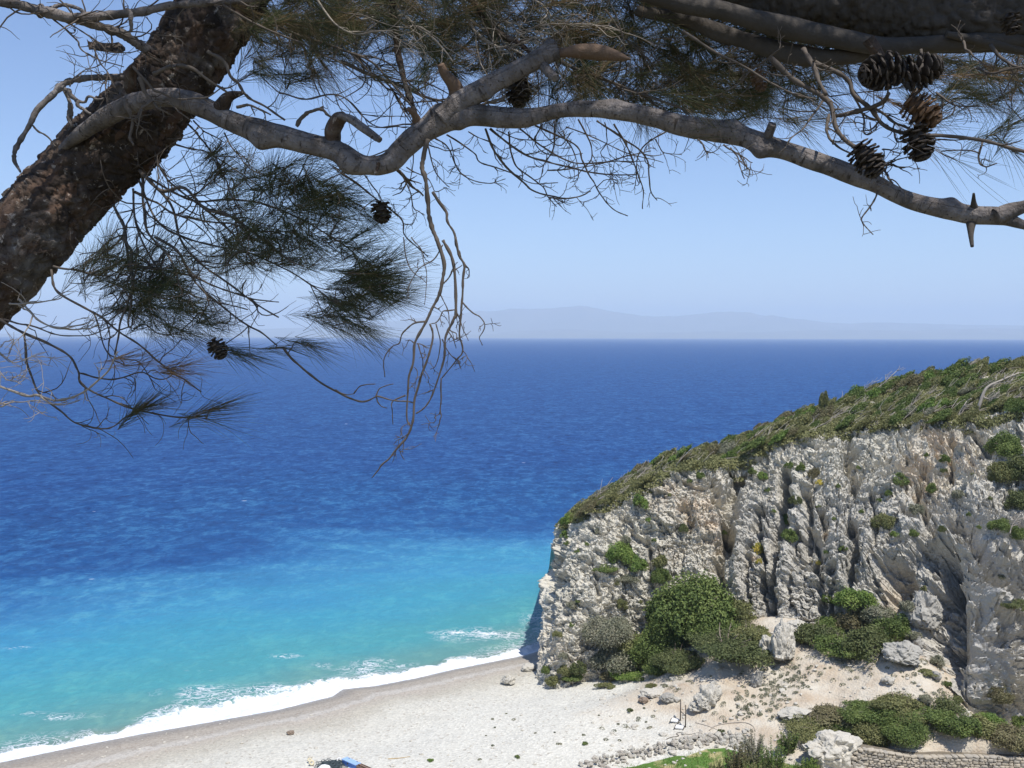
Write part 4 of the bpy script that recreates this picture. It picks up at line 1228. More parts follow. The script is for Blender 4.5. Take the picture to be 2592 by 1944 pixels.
def rock(px, py, w, h, mat, label, seed, where='ground', rot=(0, 0, 0), sub=4, strat=0.0, deep=.9, name='boulder', cat='rock', sink=.3, taper=0.0):
    v = vis(px, py + h * .45) if where == 'ground' else cp(px, py + h * .4)
    sc = v[1] / F
    me = boulder_mesh(seed, sub, strat=strat, taper=taper, flat=.9 if taper else .35)
    o = link(name, me, mat)
    a, b = w * sc * .5, h * sc * .5
    o.scale = (a, a * deep, b)
    o.rotation_euler = rot
    o.location = v + np.array([0, a * deep * .4, b * (1 - sink)])
    return tag(o, label, cat)
rock(2290, 1657, 96, 64, M_BOULDER, 'big grey pitted boulder lying on the slope under the shaded recess', 2, sub=5, rot=(0, .15, .4))
rock(1985, 1628, 66, 118, M_PALE, 'tall pale block at the head of the bare earth slope', 3, sub=5, strat=.05, rot=(0, .1, .8))
rock(1944, 1640, 44, 74, M_PALE, 'pale rounded rock on the left shoulder of the tall block', 4, sub=4)
rock(2020, 1590, 66, 40, M_PALE, 'pale rock ledge behind the tall block under the cliff', 14, sub=4)
rock(2342, 1548, 84, 118, M_BOULDER, 'pointed pinnacle rock in front of the dark recess', 5, sub=5, strat=.14, rot=(0, .25, .3))
rock(2110, 1893, 112, 112, M_PALE, 'white overhanging rock at the end of the stone wall with a shaded face', 6, sub=5, rot=(.1, -.15, .2), taper=.4, sink=.05)
rock(2150, 1925, 84, 60, M_PALE, 'low white rock joining the overhanging rock to the wall', 16, sub=4)
rock(2018, 1808, 84, 26, M_PALE, 'flat pale ledge at the left tip of the long thicket', 7, sub=4, rot=(0, -.12, 0))
rock(2252, 1722, 34, 22, M_PALE, 'small angular slab alone on the bare earth', 8, sub=3, strat=.1)
rock(735, 1855, 20, 11, M_BROWN, 'small flat brown stone alone on the left part of the beach', 9, sub=3)
rock(1286, 1722, 33, 28, M_PALE, 'pale angular boulder on the shingle nearest the headland', 10, sub=4)
rock(1338, 1690, 40, 18, M_PALE, 'low pale boulder between the surf and the headland foot', 11, sub=3)
rock(1630, 1772, 26, 18, M_BROWN, 'reddish brown rock at the lower edge of the earth slope', 12, sub=3)
rock(1690, 1768, 36, 24, M_BOULDER, 'jagged grey rock right of the reddish brown one', 13, sub=4, strat=.1)
rock(1790, 1752, 64, 84, M_PALE, 'leaning ribbed outcrop in the middle of the earth slope', 15, sub=5, strat=.22, rot=(0, .5, .2), sink=.7)
rock(1765, 1788, 40, 30, M_PALE, 'small dark-shadowed rock at the lower left of the ribbed outcrop', 17, sub=4, strat=.12)
rock(1917, 1712, 26, 56, M_BOULDER, 'upright grey fin of rock on the upper earth slope', 18, sub=4, strat=.15, rot=(0, .25, 0), sink=.6)
rock(1544, 1709, 19, 16, M_BROWN, 'small tan rock at the edge of the grey bush', 19, sub=3)
rock(1655, 1752, 60, 24, M_PALE, 'low pale rock hump above the reddish brown rock', 20, sub=4, sink=.6)
rock(2443, 1812, 28, 18, M_PALE, 'small white rock right of the thicket under the slabs', 21, sub=3)
rock(2371, 1712, 26, 26, M_BOULDER, 'grey slab right of the big boulder, tilted on edge', 22, sub=3, strat=.1, rot=(0, .6, 0))
rock(2330, 1625, 30, 32, M_BOULDER, 'grey rock tucked behind the right end of the big boulder', 23, sub=3)
rock(1816, 1688, 30, 10, M_PALE, 'thin pale rock on the slope just under the low thicket', 24, sub=3)
rock(2240, 1640, 40, 22, M_PALE, 'pale rock on the left of the big grey boulder', 26, sub=3)
rock(2420, 1880 - 60, 22, 12, M_PALE, 'small pale rock beside the white one under the slabs', 27, sub=3)

def loose_stones():
    """small loose stones over slope and beach, far too many to count"""
    rng = np.random.default_rng(41)
    bm = bmesh.new(); bmesh.ops.create_icosphere(bm, subdivisions=1, radius=1)
    bv = np.array([x.co[:] for x in bm.verts]); bf = np.array([[l.index for l in f.verts] for f in bm.faces]); bm.free()
    px = np.concatenate([rng.uniform(1500, 2592, 600), rng.uniform(100, 1500, 300)])
    py = np.concatenate([rng.uniform(1660, 1944, 600), rng.uniform(1760, 1960, 300)])
    x = []; f = []; n = 0
    # quick inversion: world positions by sampling on z = 3 plane then dropping on the ground
    q = PZ(px, py, np.where(px > 1500, 4.0, 1.6))
    ins = -shore_dist(q[:, 0], q[:, 1])
    gz = ground_fast(q[:, 0], q[:, 1])
    for p_, z_, i_, pxx in zip(q, gz, ins, px):
        if i_ < 1: continue
        r = rng.uniform(.04, .17) ** 1.0 * (1 if pxx > 1500 else .55) * (1 if rng.random() < .9 else 1.8)
        w = bv * (1 + rng.uniform(-.25, .25, (len(bv), 1))) * np.array([r * 1.2, r, r * .65])
        a = rng.uniform(0, 6.28); c_, s_ = math.cos(a), math.sin(a)
        w = np.stack([w[:, 0] * c_ - w[:, 1] * s_, w[:, 0] * s_ + w[:, 1] * c_, w[:, 2]], -1)
        x.append(w + np.array([p_[0], p_[1], z_ + r * .15])); f.append(bf + n); n += len(bv)
    tag(link('loose_stones', np_mesh('loose_stones', np.concatenate(x), np.concatenate(f), False), M_PALE), 'pale loose stones strewn over the earth slope and beach', kind='stuff')
loose_stones()

# ================================================================== DRY STONE WALLS
def stone_meshes(n, seed):
    out = []
    for k in range(n):
        bm = bmesh.new()
        bmesh.ops.create_cube(bm, size=1)
        bmesh.ops.bevel(bm, geom=bm.edges[:], offset=.16, segments=1, affect='EDGES')
        rng = random.Random(seed + k)
        for v in bm.verts:
            v.co += Vector([rng.uniform(-.07, .07) for _ in range(3)])
        me = bpy.data.meshes.new('stone'); bm.to_mesh(me); bm.free()
        out.append(me)
    return out
M_WS = rock_mat('cream wall stone', (0.50, 0.445, 0.36), 2)
M_WS2 = rock_mat('grey wall stone', (0.42, 0.385, 0.33), 2)
M_CORE = rock_mat('earth and rubble fill', (0.20, 0.17, 0.13), 2)
def build_wall():
    top = [(2150, 1912), (2182, 1893), (2241, 1901), (2321, 1911), (2455, 1911), (2592, 1917), (2720, 1924)]
    pts = np.array([P(x, y, 61.7) for i, (x, y) in enumerate(top)])
    path = smooth_path(pts, 120)
    L = np.concatenate([[0], np.cumsum(np.linalg.norm(np.diff(path, axis=0), axis=1))])
    t = thing('dry_stone_wall', 'long cream dry stone wall at the lower right, in front of the thicket', 'wall', path[0])
    o0 = path[0]
    ms = stone_meshes(8, 100)
    for m in ms[:5]: m.materials.append(M_WS)
    for m in ms[5:]: m.materials.append(M_WS2)
    rng = random.Random(4)
    at = lambda s: np.array([np.interp(s, L, path[:, j]) for j in range(3)])
    rows, z = 7, 0.0
    for r in range(rows):
        h = rng.uniform(.15, .21)
        s = rng.uniform(-.1, .1)
        while s < L[-1] - .2:
            w = rng.uniform(.2, .46) if r else rng.uniform(.25, .5)
            hh = h * rng.uniform(.85, 1.05)
            c = at(min(max(s + w / 2, 0), L[-1])); c2 = at(min(s + w / 2 + .1, L[-1]))
            ang = math.atan2(c2[1] - c[1], c2[0] - c[0]) if s + w / 2 + .1 < L[-1] else 0
            o = link('stone', ms[rng.randrange(8)], None, t)
            o.location = c - o0 + np.array([0, rng.uniform(-.05, .04), -z - h / 2 + rng.uniform(-.015, .015)])
            o.scale = (w * .97, .42, hh * .97)
            o.rotation_euler = (rng.uniform(-.06, .06), rng.uniform(-.1, .1), ang + rng.uniform(-.12, .12))
            s += w
        z += h
    core, n = [], len(path)
    for i, p_ in enumerate(path):
        for dy, dz in ((.0, -.06), (.0, -2.4), (.7, -2.4), (.7, -.06)):
            core.append(p_ - o0 + np.array([0, dy, dz]))
    a = np.arange(4 * n).reshape(n, 4); a = np.concatenate([a, a[:, :1]], 1)
    f = np.stack([a[:-1, :-1], a[1:, :-1], a[1:, 1:], a[:-1, 1:]], -1).reshape(-1, 4)
    link('fill', np_mesh('fill', core, f, False), M_CORE, t)
build_wall()
def build_rubble():
    line = [(1470, 1946), (1540, 1927), (1620, 1908), (1700, 1890), (1760, 1878), (1815, 1868), (1856, 1874), (1890, 1884)]
    g = np.array([gp(x, y) for x, y in line])
    path = smooth_path(g, 80)
    t = thing('rubble_wall', 'collapsed low wall of grey and cream stones between the beach and the grass', 'wall', path[0])
    ms = stone_meshes(6, 300)
    for m in ms[:3]: m.materials.append(M_WS2)
    for m in ms[3:]: m.materials.append(M_PALE)
    rng = random.Random(9)
    for k in range(290):
        u = rng.random() ** .9
        i = min(int(u * 79), 78)
        p_ = path[i] + (path[i + 1] - path[i]) * rng.random()
        d = path[i + 1] - path[i]; nrm = np.array([-d[1], d[0], 0]); nrm /= np.linalg.norm(nrm)
        off = rng.gauss(0, .36)
        h = max(0, .28 - abs(off) * .4) * rng.random()
        sz = rng.uniform(.12, .25) * (1.2 if u > .5 else 1)
        o = link('stone', ms[rng.randrange(3) + (3 if rng.random() < (.25 + .6 * u) else 0)], None, t)
        q = p_ + nrm * off
        q[2] = float(ground_fast(q[0:1], q[1:2])[0]) + h + sz * .2
        o.location = q - path[0]
        o.scale = (sz * rng.uniform(1, 1.5), sz * rng.uniform(.8, 1.2), sz * rng.uniform(.6, .9))
        o.rotation_euler = (rng.uniform(-.6, .6), rng.uniform(-.6, .6), rng.uniform(0, 6.28))
build_rubble()

# ================================================================== THINGS ON THE BEACH
def box_bm(sx, sy, sz, bev=.01, z0=0.0):
    bm = bmesh.new()
    bmesh.ops.create_cube(bm, size=1)
    for v in bm.verts: v.co = Vector((v.co.x * sx, v.co.y * sy, (v.co.z + .5) * sz + z0))
    bmesh.ops.bevel(bm, geom=bm.edges[:], offset=bev, segments=2, affect='EDGES')
    return bm
def bm_obj(name, bm, mat, parent=None, loc=(0, 0, 0), rot=(0, 0, 0)):
    me = bpy.data.meshes.new(name); bm.to_mesh(me); bm.free()
    o = link(name, me, mat, parent, loc); o.rotation_euler = rot
    return o
M_BLUE = simple_mat('weathered blue paint', (0.07, 0.19, 0.55), 0.5, .2, 5)
M_BLUE_LIT = simple_mat('sunlit blue paint', (0.30, 0.45, 0.72), 0.5, .15, 5)  # the chest's blue with sunlight on its top painted in
M_BRN = simple_mat('brown boards', (0.22, 0.15, 0.11), 0.8, .3, 7)
M_SLAB = simple_mat('white painted slab', (0.72, 0.72, 0.70), 0.7, .08, 4)
M_IRON = simple_mat('dark rusty iron', (0.09, 0.075, 0.06), 0.7, .3, 9)
M_ROPE = simple_mat('dark fishing net', (0.05, 0.07, 0.08), 0.9, .4, 20)
M_CREAM = simple_mat('cream float foam', (0.62, 0.55, 0.38), 0.7, .15, 9)
M_CANE = simple_mat('dry cane', (0.45, 0.33, 0.17), 0.8, .25, 9)

bx = gp(888, 1944)
e0 = P(865.5, 1921, 66.2); e1 = P(899.5, 1936, 65.0)
ang = math.atan2(e1[1] - e0[1], e1[0] - e0[0])
Lb = float(np.hypot(e1[0] - e0[0], e1[1] - e0[1]))
Hb = .62
for _ in range(12):
    zt = float(ground_fast(e0[0:1], e0[1:2])[0]) + .42
    e0 = PZ(865.5, 1921, zt); e1 = PZ(899.5, 1936, zt)
ang = math.atan2(e1[1] - e0[1], e1[0] - e0[0])
Lb = float(np.hypot(e1[0] - e0[0], e1[1] - e0[1]))
gz_ = zt - Hb
mid = np.array([(e0[0] + e1[0]) / 2, (e0[1] + e1[1]) / 2, gz_])
nv = np.array([-math.sin(ang), math.cos(ang), 0]) * .22
t = thing('blue_chest', 'blue painted wooden chest with a lid coloured as sunlit, cut by the lower edge', 'chest', mid + nv, rz=ang)
bm_obj('body', box_bm(Lb, .42, Hb - .06, .012), M_BLUE, t)
bm_obj('lid', box_bm(Lb + .06, .48, .055, .012, Hb - .055), M_BLUE_LIT, t)
bm_obj('latch', box_bm(.07, .03, .12, .005, Hb - .2), M_IRON, t, (-.1, -.235, 0))
for sx in (-.3, .3):
    bm_obj('hinge', box_bm(.10, .05, .018, .004, Hb + .001), M_IRON, t, (sx * Lb, .16, 0))
t = thing('brown_crate', 'brown wooden crate standing against the right end of the blue chest', 'crate', mid + nv + np.array([math.cos(ang), math.sin(ang), 0]) * (Lb / 2 + .62) , rz=ang)
for k in range(4):
    bm_obj('board', box_bm(1.1, .03, Hb * .235, .004, .005 + k * Hb * .245), M_BRN, t, (0, -.2, 0))
    bm_obj('board', box_bm(1.1, .03, Hb * .235, .004, .005 + k * Hb * .245), M_BRN, t, (0, .2, 0))
for k in range(3):
    bm_obj('board', box_bm(.36, .12, .025, .004, Hb * .985), M_BRN, t, (-.36 + k * .36, 0, 0), (0, 0, 0)).scale = (.98, 1, 1)
for sx in (-.53, .53):
    bm_obj('end_panel', box_bm(.03, .37, Hb * .96, .004, .0), M_BRN, t, (sx, 0, 0))

def torus_mesh(name, R0, r, n=20, m=8):
    a = np.linspace(0, 2 * math.pi, n + 1)
    v, f = tube(np.stack([np.cos(a) * R0, np.sin(a) * R0, 0 * a], -1), r, m, False)
    return np_mesh(name, v, f)
def ground_at(px, py, dz=0.0):
    v = gp(px, py); v[2] += dz; return v
for (px, py, rr, lab, mt, tilt) in [(789, 1938, .13, 'cream ring float at the front of the fishing gear heap', M_CREAM, 1.0), (784, 1931, .11, 'second cream ring float lying higher on the gear heap', M_CREAM, .6),
                                    (858, 1931, .11, 'grey ring float beside the corner of the blue chest', M_SLAB, 1.1)]:
    o = link('ring_float', torus_mesh('ring_float', rr, rr * .45), mt, None, ground_at(px, py, .2)); o.rotation_euler = (tilt, .2, .3)
    tag(o, lab, 'float')
def net_heap():
    rng = np.random.default_rng(5)
    c = ground_at(835, 1942)
    b = Bag()
    for k in range(34):
        n = 14
        th = np.cumsum(rng.normal(.5, .3, n)); r = rng.uniform(.15, .55)
        p_ = np.stack([np.cos(th) * r * 1.4, np.sin(th) * r, .05 + .22 * (1 - r) + rng.normal(size=n) * .03], -1) + np.array([rng.normal() * .35, rng.normal() * .2, 0])
        p_[:, 2] = np.maximum(p_[:, 2], .02)
        v, f = tube(smooth_path(p_, 30), .018, 5 + 1)
        b.add(v, f)
    tag(link('net_heap', b.mesh('net_heap'), M_ROPE, None, c), 'tangled dark heap of fishing net and rope left of the blue chest', 'net')
net_heap()
o = bm_obj('white_bag', bmesh.new(), M_SLAB)
bpy.data.objects.remove(o)
bmx = boulder_mesh(77, 3, .1)
o = link('white_sack', bmx, M_SLAB, None, ground_at(822, 1952, .12)); o.scale = (.42, .3, .26)
tag(o, 'smooth white sack half below the lower edge left of the net heap', 'sack')

def stick(name, pix, r, mat, label, cat, lift=.03):
    g = np.array([gp(x, y) for x, y in pix]); g[:, 2] += lift
    v, f = tube(smooth_path(g - g[0], 24), np.linspace(r, r * .5, 24), 6)
    return tag(link(name, np_mesh(name, v, f), mat, None, g[0]), label, cat)
stick('bamboo_cane', [(982, 1922), (1010, 1920), (1038, 1916)], .035, M_CANE, 'dry tan cane lying on the white pebbles right of the blue chest', 'cane')
stick('rubber_hose', [(1687, 1872), (1700, 1867), (1718, 1864), (1712, 1858), (1722, 1855), (1745, 1860), (1772, 1853)], .025, M_IRON, 'thin black hose curling on the ground below the two white slabs', 'hose')
stick('driftwood_branch', [(1795, 1850), (1812, 1838), (1850, 1831), (1885, 1830), (1905, 1838), (1912, 1852)], .035, M_TWIG, 'long bent bare branch lying on the earth right of the posts', 'branch')
stick('dry_branch', [(1760, 1830), (1790, 1838), (1815, 1848)], .02, M_TWIG, 'short bare branch just right of the taller post', 'branch')

# two posts with a tie
def posts():
    a, b = gp(1722, 1824), gp(1735, 1841)
    ha, hb_ = 1.52, 1.58
    t = thing('post_frame', 'two thin dark posts joined by a slanting tie at the back of the beach', 'posts', a)
    for q, h in ((a, ha), (b, hb_)):
        link('post', np_mesh('post', *tube([(0, 0, -.2), (0.01, 0, h * .5), (0, 0, h)], [.045, .042, .038], 8)), M_IRON, t, q - a)
    d = b - a
    p0 = np.array([0, 0, ha * .45]); p1 = d + np.array([0, 0, hb_ * .52])
    link('tie', np_mesh('tie', *tube([p0, (p0 + p1) / 2, p1], .03, 6)), M_IRON, t)
posts()
for (px, py, w, lab, nm) in [(1708, 1826, .5, 'upper white slab at the foot of the two posts', 0), (1720, 1843, .55, 'lower white slab nearer the rubble wall', 1)]:
    g = gp(px, py)
    t = thing('white_slab', lab, 'slab', g, rz=-.35)
    bm_obj('slab', box_bm(w, .55, .09, .015, .03), M_SLAB, t)
    for s in (-1, 1):
        bm_obj('edge_rail', box_bm(.05, .75, .08, .006, .02), M_IRON, t, (s * (w / 2 + .035), 0, 0))

# ================================================================== THE PINE
def bark_mat():
    m = Mat('pine bark')
    p = m.geo()
    q = m.attr('along', 'Vector')
    n1 = m.noise(p, 9, 5, .65, .6)
    n2 = m.noise(p, 38, 5, .7, .4)
    v = m.voro(m.n('ShaderNodeMapping', i_Vector=q, i_Scale=(22, 9, 1)).outputs[0], 1.0, out='Color')
    vs_ = m.n('ShaderNodeSeparateColor', i_0=v).outputs[0]
    c = m.ramp(n1, [(.3, (.030, .025, .021)), (.48, (.062, .048, .040)), (.60, (.11, .080, .062)), (.72, (.21, .19, .17))])
    c = m.mix(m.mrange(vs_, .72, .95, 0, .6), c, (.16, .098, .068))
    c = m.mix(m.mrange(m.noise(p, 4.5, 5, .65, .6), .54, .66, 0, .65), c, (.22, .205, .19))
    c = m.mix(m.mrange(n2, .59, .68, 0, .9), c, (.45, .40, .35))
    c = m.mix(m.mrange(n2, .42, .3), c, (.030, .022, .016))
    m.set(Base_Color=c, Roughness=.92, Normal=m.bump(m.math('ADD', n2, m.math('MULTIPLY', n1, .6)), .9, .012))
    m.b.inputs['Specular IOR Level'].default_value = .15
    return m.m
M_BARK = bark_mat()
def grey_bark():
    m = Mat('smooth grey bark')
    p = m.geo()
    n1 = m.noise(p, 14, 5, .6, .5)
    n2 = m.noise(p, 70, 4, .65, .3)
    q = m.attr('along', 'Vector')
    cr = m.noise(m.n('ShaderNodeMapping', i_Vector=q, i_Scale=(2.2, 60, 1)).outputs[0], 1.0, 4, .6, .6)
    c = m.ramp(n1, [(.3, (.10, .088, .080)), (.48, (.19, .168, .157)), (.7, (.285, .26, .25))])
    c = m.mix(m.mrange(n2, .56, .66, 0, .85), c, (.10, .085, .075))
    c = m.mix(m.mrange(m.noise(p, 6, 4, .6, .8), .56, .66, 0, .75), c, (.085, .075, .065))
    c = m.mix(m.mrange(cr, .60, .68, 0, .9), c, (.05, .04, .033))
    sp = m.voro(p, 55)
    c = m.mix(m.mrange(sp, .16, .10, 0, .8), c, (.045, .038, .032))
    m.set(Base_Color=c, Roughness=.85, Normal=m.bump(m.math('ADD', n2, m.math('MULTIPLY', cr, -1.0)), 1.0, .010))
    m.b.inputs['Specular IOR Level'].default_value = .2
    return m.m
M_GREY = grey_bark()
M_TW = simple_mat('twig bark', (.105, .085, .068), .85, .4, 25, .3, .002)
M_TWP = simple_mat('bleached twigs', (.30, .26, .215), .85, .3, 25, .3, .002)
M_BWOOD = simple_mat('split brown wood', (.14, .09, .058), .8, .45, 30, .6, .004)
M_LIMB_SHADED = simple_mat('shade-darkened limb bark', (.065, .056, .048), .9, .5, 12, .8, .006)  # grey-brown bark darkened further to stand for shade under the crown
M_CONE = simple_mat('cone scales', (.045, .034, .026), .7, .45, 60, .3, .002)
M_CONE2 = simple_mat('weathered brown cone scales', (.15, .088, .048), .7, .45, 60, .3, .002)
def needle_mat(name, cols):
    m = Mat(name)
    c = m.ramp(m.attr('tone'), [(i / (len(cols) - 1), c) for i, c in enumerate(cols)])
    m.set(Base_Color=c, Roughness=.45)
    m.b.inputs['Specular IOR Level'].default_value = .3
    return m.m
M_NEED = needle_mat('pine needles', [(.034, .050, .022), (.060, .075, .030), (.09, .095, .040), (.16, .12, .06), (.28, .18, .10)])
M_NDRY = needle_mat('dry pine needles', [(.11, .085, .045), (.20, .13, .07), (.30, .20, .11), (.34, .22, .12), (.22, .14, .08)])

SC1 = .39184
Z1 = lambda p: [(x * SC1, y * SC1) for x, y in p]
Z2 = lambda p: [(864 + x * SC1, y * SC1) for x, y in p]
Z3 = lambda p: [(1728 + x * SC1, y * SC1) for x, y in p]
Z4 = lambda p: [(x * SC1, 600 + y * SC1) for x, y in p]
Z5 = lambda p: [(700 + x * .3917, 600 + y * .3917) for x, y in p]

TREE0 = np.array([-3.0, 3.05, 26.3])
tree = thing('pine_tree', 'old leaning pine with a crooked grey bough, long needles and open cones across the foreground', 'tree', TREE0)
rng = np.random.default_rng(77)

def solid_branch(name, pts3, rad, mat, nseg=28, nr=160, rough=.05, knots=(), bark=False, label=None):
    """a round limb with uneven thickness, knots and bark relief; pts3/rad are control values"""
    c = smooth_path(np.concatenate([pts3, np.asarray(rad)[:, None]], 1), nr)
    pts, r = c[:, :3], c[:, 3]
    L = np.concatenate([[0], np.cumsum(np.linalg.norm(np.diff(pts, axis=0), axis=1))])
    v, f = tube(pts, r, nseg, False)
    V = v.reshape(nr, nseg, 3)
    N = V - pts[:, None]; N /= np.linalg.norm(N, axis=-1, keepdims=True) + 1e-9
    th = np.arange(nseg) / nseg
    A = np.stack(np.broadcast_arrays(th[None, :] * 1.0, L[:, None], 0 * L[:, None]), -1)
    d = rough * r[:, None] * fbm(V * 9, 3, 5) * 2
    if bark:
        q = V * np.array([1, 1, 1])
        f1, f2, cv = voro(q * 26 + fbm(q * 9, 2, 9)[..., None] * .8, 61)
        d += .007 * (cv - .35) - .010 * np.exp(-((f2 - f1) / .10) ** 2)
        f1, f2, cv = voro(q * 42, 63)
        d += .007 * (cv - .5) + .004 * (voro(q * 85, 64)[2] - .5) + .010 * fbm(q * 5, 3, 66)
    for (s, ang, size, h) in knots:
        i = s * (nr - 1)
        da = np.abs((th[None, :] - ang + .5) % 1 - .5) * 2 * math.pi * r[:, None]
        dl = (L - np.interp(i, np.arange(nr), L))[:, None]
        d += h * np.exp(-(da ** 2 + dl ** 2) / size ** 2)
    V = V + N * d[..., None]
    k = nr * nseg
    v = np.concatenate([V.reshape(-1, 3), pts[:1], pts[-1:]], 0) - TREE0
    cf = []
    for j in range(0, nseg, 2):
        cf.append((k, (j + 2) % nseg, (j + 1) % nseg, j))
        e = (nr - 1) * nseg
        cf.append((k + 1, e + j, e + (j + 1) % nseg, e + (j + 2) % nseg))
    f = np.concatenate([f, np.array(cf)], 0)
    al = np.concatenate([A.reshape(-1, 3), [[0, 0, 0], [0, L[-1], 0]]], 0)
    o = link(name, np_mesh(name, v, f, True, {'along': al}), mat, tree)
    if label: o['label'] = label
    return pts, r

def PX(pts, depth):
    """polyline in photograph pixels -> world, depth a number or one per point"""
    d = np.interp(np.linspace(0, 1, len(pts)), np.linspace(0, 1, len(np.atleast_1d(depth))), np.atleast_1d(depth))
    return np.array([P(x, y, q) for (x, y), q in zip(pts, d)])
def RX_(px, depth, n):
    d = np.interp(np.linspace(0, 1, n), np.linspace(0, 1, len(np.atleast_1d(depth))), np.atleast_1d(depth))
    w = np.interp(np.linspace(0, 1, n), np.linspace(0, 1, len(np.atleast_1d(px))), np.atleast_1d(px))
    return w / 2 / F * d

# trunk: from the ground beyond the left edge, up through the corner, over the top
tpx = [(-380, 1080), (-150, 825), (68, 595), (170, 487), (274, 380), (340, 312), (398, 244), (440, 190), (480, 131), (575, -5), (660, -140), (780, -300)]
tw = [232, 216, 202, 202, 204, 205, 188, 184, 186, 196, 170, 150]
tp = np.concatenate([[TREE0, [-2.85, 3.05, 27.6]], PX(tpx, [3.1, 3.15, 3.2, 3.2, 3.2, 3.2, 3.3, 3.4])], 0)
trr = np.concatenate([[.19, .17], np.array(tw) / 2 / F * 3.2])
TRUNK = solid_branch('trunk', tp, trr, M_BARK, 120, 420, .05, bark=True)
# loose dark bark flap
def flap():
    a = PX(Z1([(560, 262), (640, 268), (760, 275), (800, 300)]), 3.05)
    b = PX(Z1([(575, 310), (650, 325), (760, 335), (800, 320)]), 3.03)
    pa, pb = smooth_path(a, 14), smooth_path(b, 14)
    n_ = rng.normal(size=(14, 3)) * .002
    v = np.concatenate([pa + n_, pb - n_, pa + [0, .012, 0], pb + [0, .012, 0]], 0) - TREE0
    g = lambda o1, o2: [(o1 + i, o1 + i + 1, o2 + i + 1, o2 + i) for i in range(13)]
    link('bark_flap', np_mesh('bark_flap', v, g(0, 14) + g(42, 28) + g(28, 0) + g(14, 42), False, {'along': v * 0}), M_BARK, tree)
flap()

# the long crooked grey bough in front
m1 = Z1([(400, 960), (470, 905), (560, 838), (740, 728), (900, 655), (1080, 628), (1200, 650), (1350, 712), (1500, 785), (1700, 850), (1900, 905), (2080, 950), (2205, 990)])
m2 = Z2([(150, 1062), (300, 1055), (400, 960), (520, 855), (650, 780), (790, 745)])
m3 = Z2([(1000, 755), (1200, 760), (1400, 715), (1600, 700), (1800, 720), (2000, 755), (2205, 812)])
m4 = Z3([(200, 845), (400, 885), (520, 930), (700, 985), (900, 1055), (1100, 1130), (1250, 1190), (1450, 1288), (1700, 1355), (1880, 1388), (2060, 1400), (2160, 1440), (2300, 1480), (2900, 1640), (3500, 1700)])
bp = m1 + m2 + m3 + m4
bw = [60, 80, 110, 132, 140, 142, 138, 142, 155, 165, 165, 155, 152] + [140, 150, 155, 165, 175, 170] + [150, 128, 120, 118, 120, 128, 140] + [148, 150, 158, 135, 128, 130, 128, 122, 125, 135, 120, 75, 60, 44, 12]
dep = np.interp(np.arange(len(bp)), [0, 4, 12, 19, 38, 40], [3.1, 2.95, 2.85, 2.85, 2.5, 2.4])
BOUGH = solid_branch('bough', np.array([P(x, y, d) for (x, y), d in zip(bp, dep)]), np.array(bw) * .88 * SC1 / 2 / F * dep * (1 + .05 * np.sin(np.arange(len(bw)) * 2.3)), M_GREY, 48, 620, .11,
                     knots=[(a * 36 / 38, b_, c_, d_) for a, b_, c_, d_ in [(.24, .25, .03, .02), (.30, .75, .02, .015), (.33, .2, .03, .02), (.45, .8, .03, .016), (.47, .2, .025, .015), (.60, .7, .03, .01), (.70, .75, .025, .014), (.74, .2, .02, .02), (.90, .75, .02, .012)]])
solid_branch('bough_fork', PX(Z3([(2020, 1400), (2110, 1365), (2205, 1335), (2330, 1290), (2900, 1150), (3600, 1100)]), 2.52), RX_([40, 40, 30, 24, 18, 5], 2.52, 6), M_GREY, 24, 70)
def bough_depth(px, py):
    q = proj(BOUGH[0]); i = int(((q - [px, py]) ** 2).sum(1).argmin())
    return BOUGH[0][i]
def stub(name, px, w, mat, rough=.1, tilt=-.04):
    c = bough_depth(*px[0])
    pts = PX(px, [c[1], c[1] + tilt])
    pts = np.concatenate([[c], pts], 0)
    w = np.concatenate([[w[0]], w])
    solid_branch(name, pts, np.array(w) * 1.0 / 2 / F * c[1], mat, 20, 34, rough)
# broken upper stub with split brown wood
solid_branch('broken_stub', PX(Z2([(640, 770), (760, 670), (900, 582), (1050, 500), (1200, 420), (1320, 358), (1400, 335)]), 2.84), RX_([60, 58, 52, 48, 47, 50, 42], 2.84, 7), M_GREY, 36, 130, .06,
             knots=[(.93, .75, .02, .02), (.35, .2, .02, .012)])
solid_branch('split_wood', PX(Z2([(1380, 345), (1450, 340), (1560, 330), (1700, 345), (1800, 365), (1870, 385)]), [2.84, 2.8]), RX_([26, 30, 36, 36, 24, 5], 2.82, 6), M_BWOOD, 18, 60, .16)
solid_branch('knot_stub', PX(Z2([(1310, 430), (1345, 470), (1385, 505)]), [2.83, 2.78]), RX_([26, 26, 22], 2.8, 3), M_GREY, 20, 20, .05)
stub('knot_stub', Z2([(745, 600), (720, 540), (670, 480), (640, 415)]), [40, 36, 26, 18], M_BWOOD)
stub('knot_stub', Z2([(495, 800), (475, 745), (430, 700)]), [26, 18, 12], M_BWOOD)
stub('knot_stub', Z1([(1405, 735), (1440, 680), (1480, 625), (1570, 600)]), [36, 38, 28, 10], M_BARK)
stub('knot_stub', Z1([(2150, 900), (2150, 840), (2180, 780), (2225, 750)]), [44, 44, 40, 24], M_BARK)
solid_branch('broken_twig', PX(Z2([(-20, 745), (60, 770), (130, 820), (200, 870), (250, 905)]), [2.8, 2.75]), RX_([15, 20, 21, 19, 15], 2.78, 5), M_GREY, 14, 30, .1)
solid_branch('knot_stub', PX(Z1([(850, 610), (840, 540), (850, 460), (870, 420)]), [3.1, 2.98]), RX_([30, 34, 30, 16], 3.0, 4), M_BARK, 18, 30, .25)
stub('side_stub', Z3([(530, 925), (555, 870), (582, 800)]), [40, 26, 22], M_GREY)
